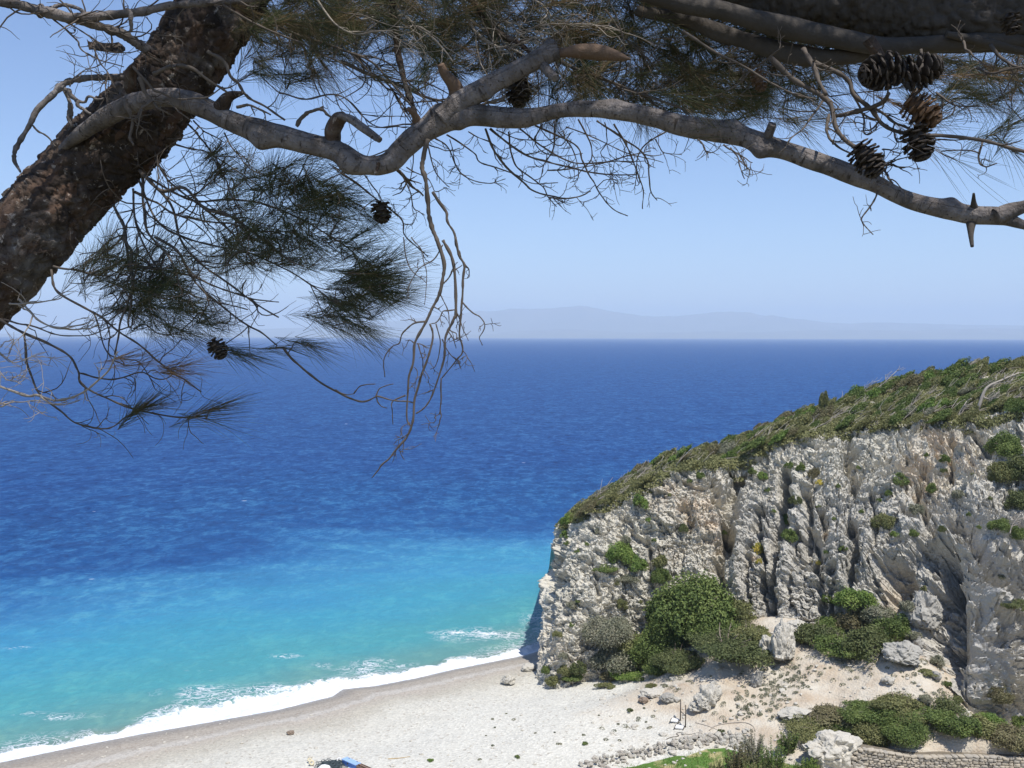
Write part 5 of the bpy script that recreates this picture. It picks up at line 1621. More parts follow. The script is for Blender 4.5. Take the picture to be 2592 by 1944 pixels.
stub('side_stub', Z3([(1885, 1370), (1880, 1310), (1880, 1250)]), [26, 13, 6], M_LIMB_SHADED)
stub('side_stub', Z3([(1865, 1420), (1862, 1510), (1870, 1592)]), [26, 13, 8], M_LIMB_SHADED)
solid_branch('side_stub', PX(Z2([(215, 1130), (235, 1080), (240, 1050)]), 2.78), RX_([5, 9, 11], 2.78, 3), M_BARK, 10, 14, .2)

# the heavy limbs across the top right, their shade put into the bark colour
LIMB = solid_branch('limb', np.concatenate([PX([(780, -300), (1100, -330), (1400, -220)], [3.4, 3.2]), PX(Z3([(-100, -170), (300, -100), (600, -70), (900, -20), (1200, 40), (1500, 85), (1800, 105), (2205, 125), (2600, 150), (3600, 210), (4800, 60), (6200, -160)]), [3.1, 3.05, 3.0, 2.95, 2.9, 2.85, 2.8, 2.75, 2.7, 2.7, 2.75, 2.8])], 0),
             np.array([150, 150, 155, 150, 150, 165, 170, 170, 168, 150, 148, 146, 120, 80, 20]) / 2 / F * 2.9, M_LIMB_SHADED, 72, 300, .10, bark=True)
LIMB2 = solid_branch('limb', PX(Z3([(-350, -90), (-150, -20), (0, 30), (250, 68), (500, 140), (800, 205), (1050, 255), (1300, 300), (1600, 285), (1900, 270), (2205, 265), (2500, 270), (3300, 330), (4300, 420)]), [2.95, 2.65]),
             RX_([50, 48, 44, 46, 50, 52, 50, 44, 40, 42, 42, 40, 30, 6], 2.8, 14), M_LIMB_SHADED, 36, 220, .12)
LIMB3 = solid_branch('limb', PX(Z3([(-300, 70), (0, 120), (250, 215), (420, 270), (600, 325), (800, 365), (950, 372), (1150, 355), (1400, 315), (1700, 300), (2205, 310), (3000, 420)]), [3.0, 2.75]),
             RX_([30, 36, 44, 40, 42, 44, 38, 34, 32, 34, 34, 8], 2.85, 12), M_LIMB_SHADED, 30, 200, .16)
solid_branch('limb', PX(Z3([(1200, 250), (1240, 310), (1290, 370)]), 2.68), RX_([34, 32, 20], 2.68, 3), M_BARK, 18, 30, .2)
solid_branch('limb', PX(Z3([(1700, 220), (1900, 260), (2080, 300), (2205, 330), (2400, 380), (3000, 520)]), 2.72), RX_([16, 20, 24, 22, 20, 5], 2.72, 6), M_LIMB_SHADED, 18, 50, .14)

# ---- traced branches (each a part of its own) and the finer twigs (joined)
TW, TWP = Bag(), Bag()
PATHS = []
def wig(pts, r, amp):
    n = len(pts)
    t = np.linspace(0, n / 9.0, n)
    o = np.stack([vnoise(np.stack([t * 1.7 + rng.uniform(0, 99), t * 0, t * 0], -1), 3 + k) for k in range(3)], -1)
    env = np.sin(np.linspace(0, math.pi, n)) ** .5
    return pts + o * amp * env[:, None]

def branch(px, depth, w, parent_keep=True, part=True, mat=None, sprout=0, ln=.12, name='branch', amp=.006, droop=0.0):
    n = max(14, int(6 * len(px)))
    p3 = smooth_path(PX(px, depth), n)
    p3 = wig(p3, w, amp)
    w = np.interp(np.linspace(0, 1, n), np.linspace(0, 1, len(np.atleast_1d(w))), np.atleast_1d(w))
    if w[0] == w[-1]: w = w * np.linspace(1.1, .55, n)
    r = np.maximum(w * SC1 / 2 / F * 2.9, .0006)
    r = r * (1 + .12 * rng.normal(size=n))
    if part:
        v, f = tube(p3, r, 8)
        link(name, np_mesh(name, v - TREE0, f, True, {'along': v * 0}), mat or M_TW, tree)
    else:
        v, f = tube(p3, r, 6); (TWP if mat is M_TWP else TW).add(v - TREE0, f)
    PATHS.append((p3, r))
    if sprout:
        grow(p3, r, sprout, ln, 2, mat, droop)
    return p3

def grow(path, rad, k, ln, level, mat=None, droop=0.0, ends=None):
    """side twigs that leave a path, bend, and fork again"""
    n = len(path)
    for _ in range(int(round(k * (1.7 if level > 1 else 1)))):
        i = int(rng.uniform(.12, .98) * (n - 1))
        t = path[min(i + 1, n - 1)] - path[max(i - 1, 0)]; t /= np.linalg.norm(t) + 1e-9
        d = t * rng.uniform(.5, 1.1) + rng.normal(size=3) * np.array([.65, .35, .65]) + np.array([0, 0, droop])
        d /= np.linalg.norm(d)
        m = 9
        L = ln * rng.uniform(.4, 1.3)
        pts = [path[i]]
        bend = rng.normal(size=3) * .16 + np.array([0, 0, droop * .1])
        for j in range(m - 1):
            d = d + bend + rng.normal(size=3) * .16
            d /= np.linalg.norm(d)
            pts.append(pts[-1] + d * L / (m - 1))
        pts = np.array(pts)
        r0 = max(min(rad[i] * .7, .0028), .0009)
        r = np.linspace(r0, max(r0 * .4, .0006), m)
        v, f = tube(pts, r, 6 if level > 1 else 4)
        (TWP if mat is M_TWP else TW).add(v - TREE0, f)
        if level > 1:
            grow(pts, r, rng.integers(1, 4), ln * .5, level - 1, mat, droop)
        if ends is not None: ends.append((pts[-1], d))

P1 = dict(part=True)
# left upper bough and its twigs
branch(Z1([(-120, -20), (0, 8), (150, 45), (300, 88), (450, 112), (620, 108), (900, 80), (1100, 40), (1450, 10), (1750, -20)]), [2.9, 3.0], [60, 62, 66, 74, 66, 54, 56, 44, 36], mat=M_GREY, amp=.004, sprout=9, ln=.2)
branch(Z1([(300, 60), (400, 40), (520, 75), (580, 100)]), 2.96, [30, 24, 20], mat=M_GREY)
branch(Z1([(440, 115), (600, 150), (740, 205), (860, 275), (960, 330)]), [2.98, 3.05], [60, 64, 66, 70], mat=M_GREY, sprout=5, ln=.15)
branch(Z1([(830, 60), (840, 130), (842, 205)]), 2.9, [34, 28, 22], mat=M_GREY)
branch(Z1([(830, 500), (690, 498), (600, 500), (480, 520), (400, 548), (330, 620), (260, 690), (190, 800), (115, 930), (95, 1010), (108, 1070), (132, 1112)]), [3.05, 2.9], [46, 44, 44, 42, 50, 42, 38, 36, 34, 30, 22, 12], mat=M_GREY, amp=.003)
branch(Z1([(400, 560), (450, 600), (490, 660), (530, 700), (590, 735)]), 2.92, [34, 30, 24, 14], mat=M_GREY)
branch(Z1([(490, 665), (560, 640), (670, 635)]), 2.93, [24, 12], mat=M_GREY)
branch(Z1([(395, 570), (430, 620), (450, 700), (450, 760), (465, 822)]), 2.94, [14, 20, 34, 36, 20], mat=M_GREY)
branch(Z1([(205, 805), (290, 880), (362, 945)]), 2.92, [14, 9])
for px, w in [([(860, 430), (960, 540), (1060, 620), (1180, 655), (1320, 630), (1440, 560)], 16), ([(900, 500), (960, 620), (1020, 705)], 26), ([(980, 650), (1080, 658), (1150, 720), (1240, 790)], 11),
              ([(985, 652), (910, 705), (868, 780)], 20), ([(815, 640), (830, 720), (850, 790), (838, 870), (862, 940)], 22), ([(990, 480), (1100, 435), (1230, 445), (1350, 520), (1470, 600)], 26),
              ([(1340, 330), (1450, 400), (1500, 480), (1560, 580), (1700, 680), (1840, 775)], 22), ([(1530, 692), (1620, 688), (1750, 742)], 20), ([(1915, 815), (1940, 755), (2010, 715), (2100, 728), (2170, 775)], 26)]:
    branch(Z1(px), 2.82, w, mat=M_TW, sprout=1, ln=.08)
for px, w in [([(1440, 30), (1600, 140), (1800, 230), (2000, 300), (2205, 420), (2400, 560)], 15), ([(340, 120), (480, 240), (520, 310), (620, 370), (800, 432)], 12), ([(420, 140), (560, 230), (680, 320), (800, 345), (910, 320)], 11),
              ([(600, 290), (670, 440), (750, 575)], 10), ([(600, 110), (700, 190), (900, 210), (1200, 240)], 10), ([(690, 470), (690, 560), (710, 600)], 10), ([(450, 560), (500, 480), (620, 430), (760, 330)], 8)]:
    branch(Z1(px), 2.95, w, sprout=3, ln=.12)
# below the trunk: many long curving twigs
for px, w in [([(900, 1100), (950, 1150), (1040, 1240), (1180, 1220), (1300, 1330), (1480, 1400), (1700, 1560), (1900, 1700)], 26), ([(1000, 1020), (1070, 1150), (1300, 1330), (1500, 1500), (1640, 1700)], 15),
              ([(920, 1140), (930, 1320), (960, 1500), (1100, 1659), (1180, 1900)], 20), ([(730, 1320), (790, 1450), (820, 1560), (830, 1700), (860, 1850), (830, 2060)], 24), ([(870, 1240), (1000, 1300), (1140, 1400), (1400, 1430), (1600, 1480), (1900, 1500)], 17),
              ([(1210, 800), (1300, 900), (1390, 1010), (1450, 1150), (1500, 1300), (1620, 1420)], 13), ([(1250, 780), (1330, 860), (1450, 920)], 11), ([(1120, 930), (1300, 970), (1390, 1020), (1600, 1150), (1800, 1350)], 12),
              ([(940, 1140), (1100, 1320), (1200, 1600), (1500, 1850), (1800, 2050)], 17), ([(960, 1150), (1240, 1300), (1500, 1290), (1800, 1350), (2100, 1500), (2300, 1650)], 16), ([(860, 1220), (880, 1450), (1000, 1700), (1250, 1900), (1600, 2000)], 15),
              ([(900, 1170), (1000, 1400), (1250, 1560), (1600, 1620), (1900, 1760), (2150, 1950)], 15), ([(1450, 860), (1520, 980), (1640, 1100), (1900, 1180)], 10), ([(1000, 980), (1020, 1100), (1000, 1250), (900, 1500)], 9)]:
    branch(Z1(px), [3.15, 2.95], w, sprout=5, ln=.2, droop=-.15)
for px, w in [([(345, 190), (500, 210), (640, 240), (830, 250)], 16), ([(330, 210), (370, 350), (560, 460), (700, 570), (900, 700), (1060, 830), (1180, 910), (1300, 1000)], 16), ([(-60, 500), (170, 620), (400, 740), (500, 850), (540, 960), (700, 1040), (880, 1110), (1130, 1160), (1340, 1160)], 17),
              ([(155, 620), (180, 800), (230, 950), (300, 1070), (440, 1170), (550, 1225), (700, 1230), (830, 1150)], 15), ([(800, 0), (840, 100), (860, 250), (840, 400), (780, 560), (740, 760)], 20), ([(880, 190), (1060, 210), (1200, 250), (1400, 330), (1600, 400), (1800, 420)], 14),
              ([(1000, 0), (1150, 100), (1280, 300), (1480, 480), (1650, 600), (1790, 700)], 18), ([(520, 880), (680, 920), (890, 880), (1050, 910), (1130, 880)], 12), ([(0, 530), (150, 560), (350, 620), (560, 640), (750, 560)], 12),
              ([(600, 480), (700, 760), (900, 800), (1000, 980)], 10)]:
    branch(Z4(px), [3.05, 2.95], w, sprout=3, ln=.16, droop=-.05)
for px, w in [([(-60, 940), (170, 1020), (260, 1020), (380, 1060), (500, 1030), (620, 950), (700, 860), (760, 740)], 17), ([(120, 400), (200, 490), (290, 560), (450, 600), (560, 590), (640, 560)], 14), ([(60, 430), (250, 420), (400, 390)], 12),
              ([(-50, 640), (30, 780), (100, 820), (300, 740)], 8), ([(-40, 720), (60, 800), (160, 800), (300, 825)], 7), ([(-40, 860), (60, 920), (140, 950)], 7), ([(-60, 1100), (30, 1080), (150, 1060), (280, 1060)], 10), ([(80, 660), (20, 690), (-40, 740)], 7)]:
    branch(Z4(px), [2.9, 2.85], w, mat=M_TWP, sprout=3, ln=.12)
branch(Z5([(40, 710), (120, 800), (220, 900), (350, 990), (520, 1060), (640, 1035), (760, 1060), (880, 1070)]), [2.95, 2.9], 15)
for px in [[(500, 1012), (540, 962), (640, 950)], [(640, 1035), (665, 980), (755, 950)], [(645, 1035), (660, 1080), (715, 1105)], [(835, 1022), (755, 1060), (748, 1130), (752, 1212)], [(380, 985), (440, 1015), (500, 1015)]]:
    branch(Z5(px), 2.92, 9, amp=.002)
# the strand that hangs in the middle
branch(Z2([(560, 900), (530, 1000), (530, 1100), (555, 1250), (575, 1400), (600, 1500), (640, 1610)]), [2.83, 2.8], [26, 32, 28, 28, 28, 24])
branch(Z2([(590, 1240), (660, 1360), (710, 1460), (745, 1580), (770, 1660)]), 2.8, 20)
for px, w in [([(1030, 0), (1080, 170), (1070, 300), (1020, 440), (970, 550), (900, 680), (880, 830), (850, 950), (840, 1160), (865, 1220)], [30, 28, 24, 22, 20, 16, 13, 10]),
              ([(1075, 20), (1140, 170), (1155, 470), (1140, 540), (1100, 620), (1085, 760), (1050, 900), (990, 1050), (950, 1110), (900, 1140)], [26, 24, 22, 18, 14, 12, 10]),
              ([(1155, 0), (1180, 120), (1215, 200), (1200, 330), (1195, 500), (1185, 640), (1200, 740), (1160, 800), (1070, 910)], [20, 20, 18, 14, 11, 9]),
              ([(990, 560), (1010, 640), (980, 780), (930, 920), (890, 1050), (880, 1180), (840, 1290), (760, 1390), (700, 1460), (650, 1510), (615, 1555)], [14, 16, 17, 17, 15, 12, 8]),
              ([(975, 545), (880, 560), (820, 620), (790, 690), (740, 720), (695, 800), (700, 905)], 13), ([(1200, 420), (1260, 480), (1320, 520), (1345, 590), (1315, 650), (1330, 700)], 11), ([(1060, 370), (1090, 430), (1120, 540), (1110, 610)], 9),
              ([(1065, 910), (1062, 1050), (1055, 1130), (1060, 1180), (1040, 1235)], 11), ([(1055, 1130), (1035, 1160), (1012, 1205)], 8), ([(820, 0), (850, 170), (900, 240), (970, 300)], 9), ([(870, 0), (930, 80), (960, 180), (970, 280), (955, 440)], 9),
              ([(1080, 300), (1130, 230), (1200, 180)], 12), ([(1110, 610), (1140, 650), (1160, 720)], 9), ([(1160, 480), (1200, 580), (1240, 670)], 9), ([(1155, 470), (1080, 480), (1040, 540), (1000, 560)], 12), ([(905, 690), (950, 700), (985, 720)], 8),
              ([(895, 690), (860, 668), (835, 712)], 8), ([(915, 690), (940, 790), (955, 860), (990, 915)], 9), ([(1030, 560), (1060, 700), (1030, 830), (995, 855)], 9), ([(1200, 730), (1240, 790), (1280, 868)], 8), ([(1070, 660), (1110, 730), (1160, 790), (1195, 855)], 9),
              ([(1120, 600), (1170, 640), (1115, 680)], 8), ([(890, 840), (910, 900), (890, 1000)], 7), ([(1075, 50), (1010, 150), (900, 220), (850, 330), (848, 400)], 10), ([(865, 1200), (830, 1210), (800, 1240)], 7), ([(850, 1270), (790, 1310), (760, 1335)], 8), ([(820, 1330), (815, 1400)], 7)]:
    branch(Z5(px), 2.8, np.array(w) * .82 if isinstance(w, list) else w * .82, amp=.003, name='hanging_twig', sprout=1, ln=.05)
# the net of bare twigs under the bough
for px, w in [([(600, 890), (700, 960), (780, 1130), (940, 1180), (1060, 1155)], 10), ([(680, 870), (850, 980), (900, 1060), (1100, 1110), (1200, 1180), (1400, 1180)], 11), ([(930, 830), (1000, 1000), (1150, 1150), (1230, 1230), (1400, 1270), (1520, 1270), (1610, 1235)], 14),
              ([(1080, 850), (1100, 1000), (1160, 1110), (1300, 1200), (1340, 1280), (1390, 1335)], 11), ([(1340, 1275), (1480, 1325)], 9), ([(960, 830), (1100, 950), (1250, 1030), (1400, 1060), (1600, 1110), (1750, 1130), (1910, 1130)], 15), ([(1150, 830), (1300, 940), (1500, 1050), (1700, 1040), (1900, 1000), (2000, 975)], 12),
              ([(1250, 810), (1500, 930), (1560, 1040), (1620, 1150), (1670, 1250), (1750, 1350), (1850, 1395)], 12), ([(1380, 780), (1370, 950), (1300, 1080), (1280, 1180)], 10), ([(1530, 770), (1600, 900), (1620, 1000), (1560, 1100), (1480, 1150)], 10), ([(1650, 780), (1800, 880), (1950, 1000), (1980, 1100), (2000, 1230), (2040, 1295)], 13),
              ([(1760, 800), (1850, 950), (1900, 1100), (1945, 1200), (1945, 1350)], 12), ([(2100, 850), (1950, 950), (1900, 1080), (1920, 1180)], 10), ([(1330, 1100), (1500, 1090), (1700, 1050), (1960, 1040)], 9), ([(2030, 900), (2080, 990), (2200, 1000)], 8), ([(1300, 800), (1250, 930), (1380, 1010), (1560, 990)], 9),
              ([(1000, 840), (1150, 900), (1350, 900), (1500, 850)], 8), ([(1700, 790), (1720, 900), (1680, 990), (1740, 1080)], 8), ([(1750, 1130), (1760, 1180), (1850, 1180)], 7), ([(700, 900), (740, 1050), (700, 1120)], 7), ([(560, 940), (600, 1100), (700, 1210)], 9), ([(1400, 850), (1500, 980), (1530, 1140), (1480, 1180)], 8),
              ([(1450, 820), (1650, 900), (1820, 980), (2080, 1050)], 9), ([(1560, 1100), (1700, 1130), (1790, 1100)], 8), ([(820, 850), (980, 930), (1040, 980)], 8), ([(350, 1090), (430, 1170), (530, 1265)], 24), ([(0, 1120), (150, 1220), (280, 1330), (380, 1420), (420, 1530), (560, 1659)], 14), ([(150, 1130), (230, 1240), (300, 1330)], 9),
              ([(380, 1100), (440, 1250), (470, 1350), (540, 1390)], 9), ([(420, 1080), (560, 1160), (600, 1230), (680, 1210)], 8)]:
    branch(Z2(px), [2.95, 3.0], w, amp=.004, sprout=3, ln=.07)
# upper middle
for px, w, m in [([(330, -100), (330, 0), (360, 250), (400, 500), (470, 720), (490, 850)], 50, M_BARK), ([(700, -120), (830, 0), (950, 150), (1070, 240), (1200, 320), (1300, 400)], 46, M_BARK), ([(770, -60), (830, 150), (960, 280), (1070, 310), (1200, 372)], 20, M_TWP), ([(1070, 310), (1150, 230), (1310, 140)], 12, M_TWP),
                 ([(130, 130), (300, 100), (420, 110), (520, 190), (620, 280), (720, 400)], 15, M_TWP), ([(0, 400), (200, 480), (400, 560), (600, 640), (720, 700)], 24, M_TW), ([(880, 680), (1060, 635), (1180, 635), (1260, 605)], 18, M_TWP), ([(850, 0), (1000, 80), (1100, 160), (1160, 215)], 12, M_TWP), ([(1240, 0), (1330, 60), (1395, 140), (1600, 150), (1800, 200)], 12, M_TWP),
                 ([(-500, 130), (-200, 260), (0, 330), (200, 420), (380, 600), (460, 700)], 20, M_TW), ([(-400, 600), (-200, 640), (0, 620), (120, 740), (200, 800), (340, 820), (430, 820)], 12, M_TW), ([(-200, -60), (0, 180), (200, 200), (330, 200)], 14, M_TWP), ([(1420, 400), (1600, 480), (1900, 600), (2205, 700), (2400, 740)], 22, M_TW),
                 ([(1700, 60), (1800, 200), (2000, 420), (2205, 560)], 14, M_TW)]:
    branch(Z2(px), [3.05, 2.95], w, mat=m, sprout=6, ln=.22, droop=-.1)
# right hand side, the twigs that carry the cones
for px, w in [([(560, 370), (720, 520), (920, 640), (970, 700), (1010, 860), (1125, 955)], [34, 32, 32, 28, 24, 22]), ([(780, 320), (850, 450), (925, 610)], [30, 26, 20]), ([(850, 400), (1050, 500), (1100, 620), (1200, 700), (1300, 810), (1500, 870), (1700, 880), (1930, 910), (2205, 980), (2400, 1010), (2900, 1120)], [26, 26, 24, 20, 20, 20, 8]),
              ([(985, 750), (1120, 722), (1280, 670), (1330, 605)], [26, 26, 22]), ([(945, 740), (930, 850), (980, 940), (1100, 1000)], 17), ([(1290, 965), (1400, 990)], 9), ([(1290, 1055), (1380, 1038), (1480, 1010)], 10), ([(1285, 1068), (1360, 1065), (1425, 1080)], 15), ([(1290, 1080), (1325, 1130), (1358, 1182)], 16),
              ([(1275, 1060), (1250, 1260), (1160, 1400), (1165, 1440), (1230, 1515)], 11), ([(1935, 920), (1910, 1040), (1960, 1080), (2030, 1055)], 11), ([(910, 640), (800, 800), (680, 915)], 12), ([(265, 935), (370, 1010), (450, 1050)], 9), ([(310, 955), (370, 1060), (400, 1155)], 9), ([(370, 1010), (420, 1080), (435, 1130)], 8), ([(1640, 600), (1720, 660), (1800, 690), (1920, 685)], 12),
              ([(100, 900), (140, 960), (165, 1018)], 10), ([(1540, 320), (1550, 500), (1480, 640), (1470, 720)], 14), ([(1640, 350), (1620, 450), (1540, 560)], 12), ([(1090, 600), (1170, 750), (1170, 850), (1210, 860), (1210, 790)], 12), ([(1240, 780), (1120, 760), (1120, 800)], 8), ([(1370, 870), (1380, 910), (1450, 915)], 12), ([(1240, 700), (1380, 790), (1500, 850)], 16),
              ([(0, 200), (200, 330), (420, 440), (700, 600), (860, 640)], 16), ([(450, 440), (600, 340), (650, 300)], 12), ([(500, 450), (620, 490), (720, 490)], 10), ([(1900, 440), (2000, 470), (2205, 430)], 16), ([(1990, 290), (2100, 400), (2205, 440)], 20), ([(1800, 250), (1840, 320), (1885, 370)], 16), ([(1580, 920), (1700, 900), (1900, 905)], 10)]:
    branch(Z3(px), [2.62, 2.5], w, amp=.003, sprout=2, ln=.08)

# ---- needles
class Needles:
    def __init__(s): s.b = Bag()
    def tuft(s, pos, d, n, L, spread=.55, shoot=.05, tone=.3, r=.00048):
        shoot = shoot * rng.uniform(.8, 1.9); spread = spread * rng.uniform(.8, 1.3)
        d = d / np.linalg.norm(d)
        k = 5
        off = rng.uniform(-1, .35, n)
        o = pos + d * (off * shoot)[:, None]
        rnd = rng.normal(size=(n, 3)); rnd -= (rnd @ d)[:, None] * d; rnd /= np.linalg.norm(rnd, axis=1, keepdims=True) + 1e-9
        ang = spread * rng.uniform(.25, 1.15, n) * (1 - off * .25)
        dir0 = d * np.cos(ang)[:, None] + rnd * np.sin(ang)[:, None]
        LL = L * rng.uniform(.65, 1.12, n)
        t = np.linspace(0, 1, k)
        curl = rng.normal(size=(n, 3)) * .10 + d * .12 + np.array([.03, 0, -.05])
        pts = o[:, None] + dir0[:, None] * (t[None, :, None] * LL[:, None, None]) + curl[:, None] * (t ** 2)[None, :, None] * LL[:, None, None]
        tan = np.gradient(pts, axis=1); tan /= np.linalg.norm(tan, axis=2, keepdims=True)
        u = np.cross(tan, np.array([.3, .5, .81])); u /= np.linalg.norm(u, axis=2, keepdims=True) + 1e-9
        w = np.cross(tan, u)
        rr = r * np.array([1, 1.05, 1, .8, .25])
        a = np.arange(3) * 2 * math.pi / 3
        v = pts[:, :, None] + rr[None, :, None, None] * (np.cos(a)[None, None, :, None] * u[:, :, None] + np.sin(a)[None, None, :, None] * w[:, :, None])
        idx = np.arange(n * k * 3).reshape(n, k, 3); idx = np.concatenate([idx, idx[:, :, :1]], 2)
        f = np.stack([idx[:, :-1, :-1], idx[:, :-1, 1:], idx[:, 1:, 1:], idx[:, 1:, :-1]], -1).reshape(-1, 4)
        tn = np.clip(tone + rng.normal(size=n) * .16 + (rng.random(n) < .12) * .4, 0, 1)
        s.b.add(v.reshape(-1, 3) - TREE0, f, np.repeat(tn, k * 3))

def near_path(p, maxd=.9):
    best, bi = 1e9, None
    for pts, r in PATHS:
        d = np.linalg.norm(pts - p, axis=1)
        i = int(d.argmin())
        if d[i] < best: best, bi = d[i], (pts[i], pts[min(i + 1, len(pts) - 1)] - pts[max(i - 1, 0)])
    return bi
def dir2(deg, out=0.0):
    a = R(deg)
    d = np.array([math.cos(a), rng.normal() * .35 + out, math.sin(a)])
    return d / np.linalg.norm(d)
def shoot_twig(pos, d, r=.0017):
    """a twig that brings the tuft in from the nearest branch"""
    q, t = near_path(pos)
    L = np.linalg.norm(pos - q)
    pts = smooth_path([q, q * .6 + pos * .4 + rng.normal(size=3) * L * .10 + d * -.05 * L, pos - d * min(.10, L * .3), pos + d * .02], 12)
    v, f = tube(pts, np.linspace(r * 1.15, r * .75, 12), 6)
    TW.add(v - TREE0, f)
    PATHS.append((pts, np.full(12, r)))
NA, NB, NC, ND, NO = Needles(), Needles(), Needles(), Needles(), Needles()
def put(N, px, py, depth, deg, n, L, tone=.3, spread=.5, shoot=.06, link_=True):
    pos = P(px, py, depth); d = dir2(deg)
    if link_: shoot_twig(pos, d)
    N.tuft(pos, d, n, L, spread, shoot, tone)
# hanging mass under the bough
for (cx, cy, sx, sy, k, a, da, tn) in [(700, 470, 90, 50, 17, 10, 35, .3), (820, 520, 70, 60, 14, 5, 30, .22), (760, 600, 90, 50, 13, 0, 30, .25), (930, 700, 50, 50, 15, 8, 28, .22), (860, 770, 50, 40, 10, -10, 25, .25), (640, 640, 80, 60, 9, 0, 40, .4),
                                       (400, 690, 75, 45, 17, 15, 35, .28), (360, 770, 75, 40, 13, 0, 30, .3), (250, 650, 35, 35, 7, 55, 20, .5), (480, 800, 60, 40, 8, -10, 30, .3), (560, 440, 30, 40, 5, 60, 25, .4), (590, 560, 50, 50, 6, 30, 50, .35)]:
    for _ in range(int(k * 2.1)):
        put(NA, cx + rng.normal() * sx * .7, cy + rng.normal() * sy * .7, rng.uniform(2.9, 3.3), a + rng.normal() * da, int(rng.uniform(22, 44)), rng.uniform(.095, .14), tn)
for (px, py, deg, n, L, tn) in [(960, 700, 12, 70, .14, .2), (980, 740, -4, 70, .14, .2), (985, 660, 25, 60, .13, .2), (900, 820, -28, 60, .14, .35), (850, 830, -20, 60, .14, .3), (760, 870, -15, 45, .12, .35), (580, 885, -18, 60, .14, .25), (600, 895, -8, 50, .13, .3),
                                (700, 880, 5, 40, .11, .35), (780, 870, -25, 35, .12, .4), (900, 600, 30, 60, .13, .2), (330, 1050, 48, 60, .11, .45), (350, 1040, 30, 60, .12, .5), (375, 1030, 20, 45, .12, .6), (500, 1052, 22, 60, .14, .55), (540, 1035, 14, 40, .13, .55), (520, 1060, -12, 22, .14, .5)]:
    put(NA, px, py, 2.95, deg, n, L, tn, .45)
for (px, py, deg) in [(330, 925, 5), (310, 905, 12), (420, 945, 0), (440, 935, -12), (440, 930, 8)]:
    put(ND, px, py, 2.9, deg, 34, .12, .5, .4)
# the crown across the top
for (x0, x1, y0, y1, k) in [(600, 1250, -60, 90, 70), (1300, 2050, -60, 120, 70), (640, 1250, 30, 230, 26), (1250, 1800, 60, 300, 30), (1750, 2100, 150, 330, 20), (600, 1250, -60, 90, 30), (620, 1250, 60, 190, 24), (1150, 1750, -60, 130, 52), (1250, 1750, 110, 230, 26), (1600, 2050, 90, 270, 44), (1560, 1900, 200, 300, 16), (650, 900, 30, 170, 12), (2050, 2600, 100, 190, 26), (2300, 2620, 150, 260, 18), (1600, 2600, -40, 90, 22)]:
    for _ in range(int(k * 1.6)):
        put(NB, rng.uniform(x0, x1), rng.uniform(y0, y1), rng.uniform(2.95, 3.9), rng.normal() * 45 - 8, int(rng.uniform(34, 60)), rng.uniform(.10, .14), rng.choice([.2, .3, .4, .6, .7]))
for _ in range(130):
    put(NC, rng.uniform(2680, 4300), rng.uniform(-250, 520), rng.uniform(2.5, 3.3), rng.normal() * 45, int(rng.uniform(34, 60)), .13, .35)
for (px, py, deg, n, L, tn) in [(2520, 330, 40, 45, .12, .3), (2500, 345, 15, 40, .12, .3), (2540, 350, 65, 35, .10, .3), (2400, 395, -28, 16, .17, .3), (2390, 300, 25, 40, .13, .35), (2420, 250, 10, 40, .13, .3), (2560, 380, -25, 30, .12, .3), (2380, 270, 50, 30, .12, .4), (2600, 300, 20, 40, .12, .3),
                                (1990, 290, -35, 34, .13, .35), (1850, 250, -20, 40, .13, .3), (1760, 260, -25, 36, .12, .35), (1780, 355, -25, 8, .10, .3), (1690, 240, -15, 40, .13, .35)]:
    put(NC, px, py, 2.65, deg, n, L, tn, .5)
for (px, py, deg) in [(2250, 255, -20), (2290, 270, -28), (2330, 330, -30), (2300, 340, -40), (2450, 190, -5), (2500, 170, -10)]:
    put(ND, px, py, 2.62, deg, 30, .10, .6, .28)
# the part of the crown that is above the picture and shades the rest
for _ in range(150):
    a = np.array([rng.uniform(-1.9, 2.8), rng.uniform(.9, 3.6), rng.uniform(31.6, 33.0)])
    e = a + rng.normal(size=3) * np.array([.5, .4, .3])
    pts = smooth_path([a, (a + e) / 2 + rng.normal(size=3) * .08, e], 12)
    if (pts[:, 2] - 30 < .36 * pts[:, 1] + .12).any(): continue
    q, t = near_path(a)
    PATHS.append((pts, np.full(12, .006)))
    v, f = tube(pts, np.linspace(.012, .004, 12), 6); TW.add(v - TREE0, f)
    for _ in range(9):
        i = rng.integers(2, 12)
        d = rng.normal(size=3) + np.array([.4, 0, 0])
        NO.tuft(pts[i] + rng.normal(size=3) * .08, d, 26, .14, .8, .06, .3, .0026)
for nm, N, mt in [('needles', NA, M_NEED), ('needles', NB, M_NEED), ('needles', NC, M_NEED), ('dry_needles', ND, M_NDRY), ('needles', NO, M_NEED)]:
    o = link(nm, N.b.mesh(nm), mt, tree)
    o['kind'] = 'stuff'
for nm, B, mt in [('twigs', TW, M_TW), ('bleached_twigs', TWP, M_TWP)]:
    o = link(nm, B.mesh(nm, True, 'tone'), mt, tree); o['kind'] = 'stuff'

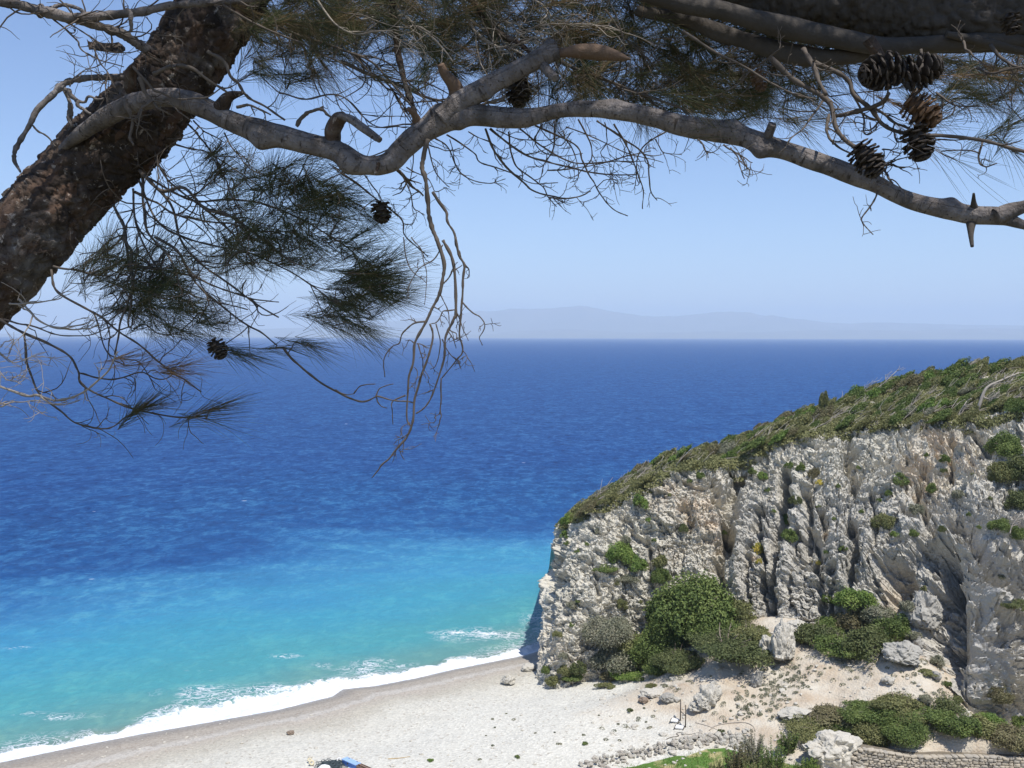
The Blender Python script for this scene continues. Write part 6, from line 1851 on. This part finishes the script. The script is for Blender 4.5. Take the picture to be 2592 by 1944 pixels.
# ---- cones with open scales
def scale_mesh():
    # a woody scale: narrow at the axis, widening to a thick rounded tip
    sec = [(0, .30, .06), (.35, .62, .10), (.7, .95, .14), (.92, .98, .26), (1.0, .60, .18)]
    v = []
    for x, w, h in sec:
        z = .10 * x * x
        v += [(x, -w, z), (x, -w * .5, z + h), (x, w * .5, z + h), (x, w, z), (x, w * .5, z - h * .5), (x, -w * .5, z - h * .5)]
    v = np.array(v)
    n = len(sec)
    a = np.arange(n * 6).reshape(n, 6); a = np.concatenate([a, a[:, :1]], 1)
    f = np.stack([a[:-1, :-1], a[1:, :-1], a[1:, 1:], a[:-1, 1:]], -1).reshape(-1, 4)
    e = (n - 1) * 6
    f = np.concatenate([f, [[e, e + 1, e + 2, e + 3], [e, e + 3, e + 4, e + 5]]], 0)
    return np_mesh('scale', v, f, False)
SCM = {M_CONE: scale_mesh(), M_CONE2: scale_mesh()}
for k_, m_ in SCM.items(): m_.materials.append(k_)
def cone(px, py, Lpx, Wpx, deg, depth, mat, nsc=36, label=None, out=-.2):
    c = P(px, py, depth)
    Lpx, Wpx = Lpx * .9, Wpx * .88
    L, W = Lpx / F * depth, Wpx / F * depth
    a = R(deg)
    ax = Vector((math.cos(a), out, math.sin(a))).normalized()
    me = np_mesh('pine_cone', *tube([(0, 0, -L / 2), (0, 0, -L * .2), (0, 0, L * .2), (0, 0, L / 2)], [W * .16, W * .30, W * .22, W * .05], 8))
    W = W * .93
    o = link('pine_cone', me, mat, tree)
    o.location = c - TREE0
    o.rotation_euler = ax.to_track_quat('Z', 'Y').to_euler()
    if label: o['label'] = label
    nsc = int(nsc * 1.35)
    for k in range(nsc):
        t = (k + .5) / nsc
        s = link('scale', SCM[mat], None, o)
        z = -L * .42 + L * .86 * t
        prof = math.sin(math.pi * (0.22 + .72 * t)) ** .8
        th = k * 2.39996
        up = -.15 + 1.15 * t
        s.location = (math.cos(th) * W * .06, math.sin(th) * W * .06, z - W * .08)
        ln_ = W * .50 * prof + W * .06
        s.rotation_euler = (rng.normal() * .08, -up + rng.normal() * .1, th)
        s.scale = (ln_, W * .19, W * .19)
    return o
cone(2196, 405, 104, 84, -58, 2.46, M_CONE, 46, 'open grey-brown cone hanging just over the bough')
cone(2226, 182, 112, 98, 195, 2.5, M_CONE, 46, 'large dark cone, left of the pair under the limbs')
cone(2335, 178, 104, 92, 20, 2.5, M_CONE, 46, 'large dark cone, right of the pair under the limbs')
cone(2335, 282, 108, 86, -40, 2.52, M_CONE2, 44, 'weathered orange-brown cone mixed with dry needles')
cone(2325, 366, 88, 84, -75, 2.52, M_CONE, 40, 'dark cone under the orange-brown one')
cone(966, 538, 56, 56, -80, 2.9, M_CONE, 30, 'small black cone hanging beside the middle strand')
cone(552, 885, 54, 52, -60, 2.9, M_CONE, 30, 'small black cone low in the hanging needles')
cone(1922, 205, 62, 44, -75, 2.75, M_CONE2, 28, 'half hidden brown cone below the limbs')
cone(1312, 236, 66, 70, -90, 2.95, M_CONE, 30, 'dark cone behind the broken stub')
cone(2560, 60, 60, 56, -80, 2.6, M_CONE, 24)
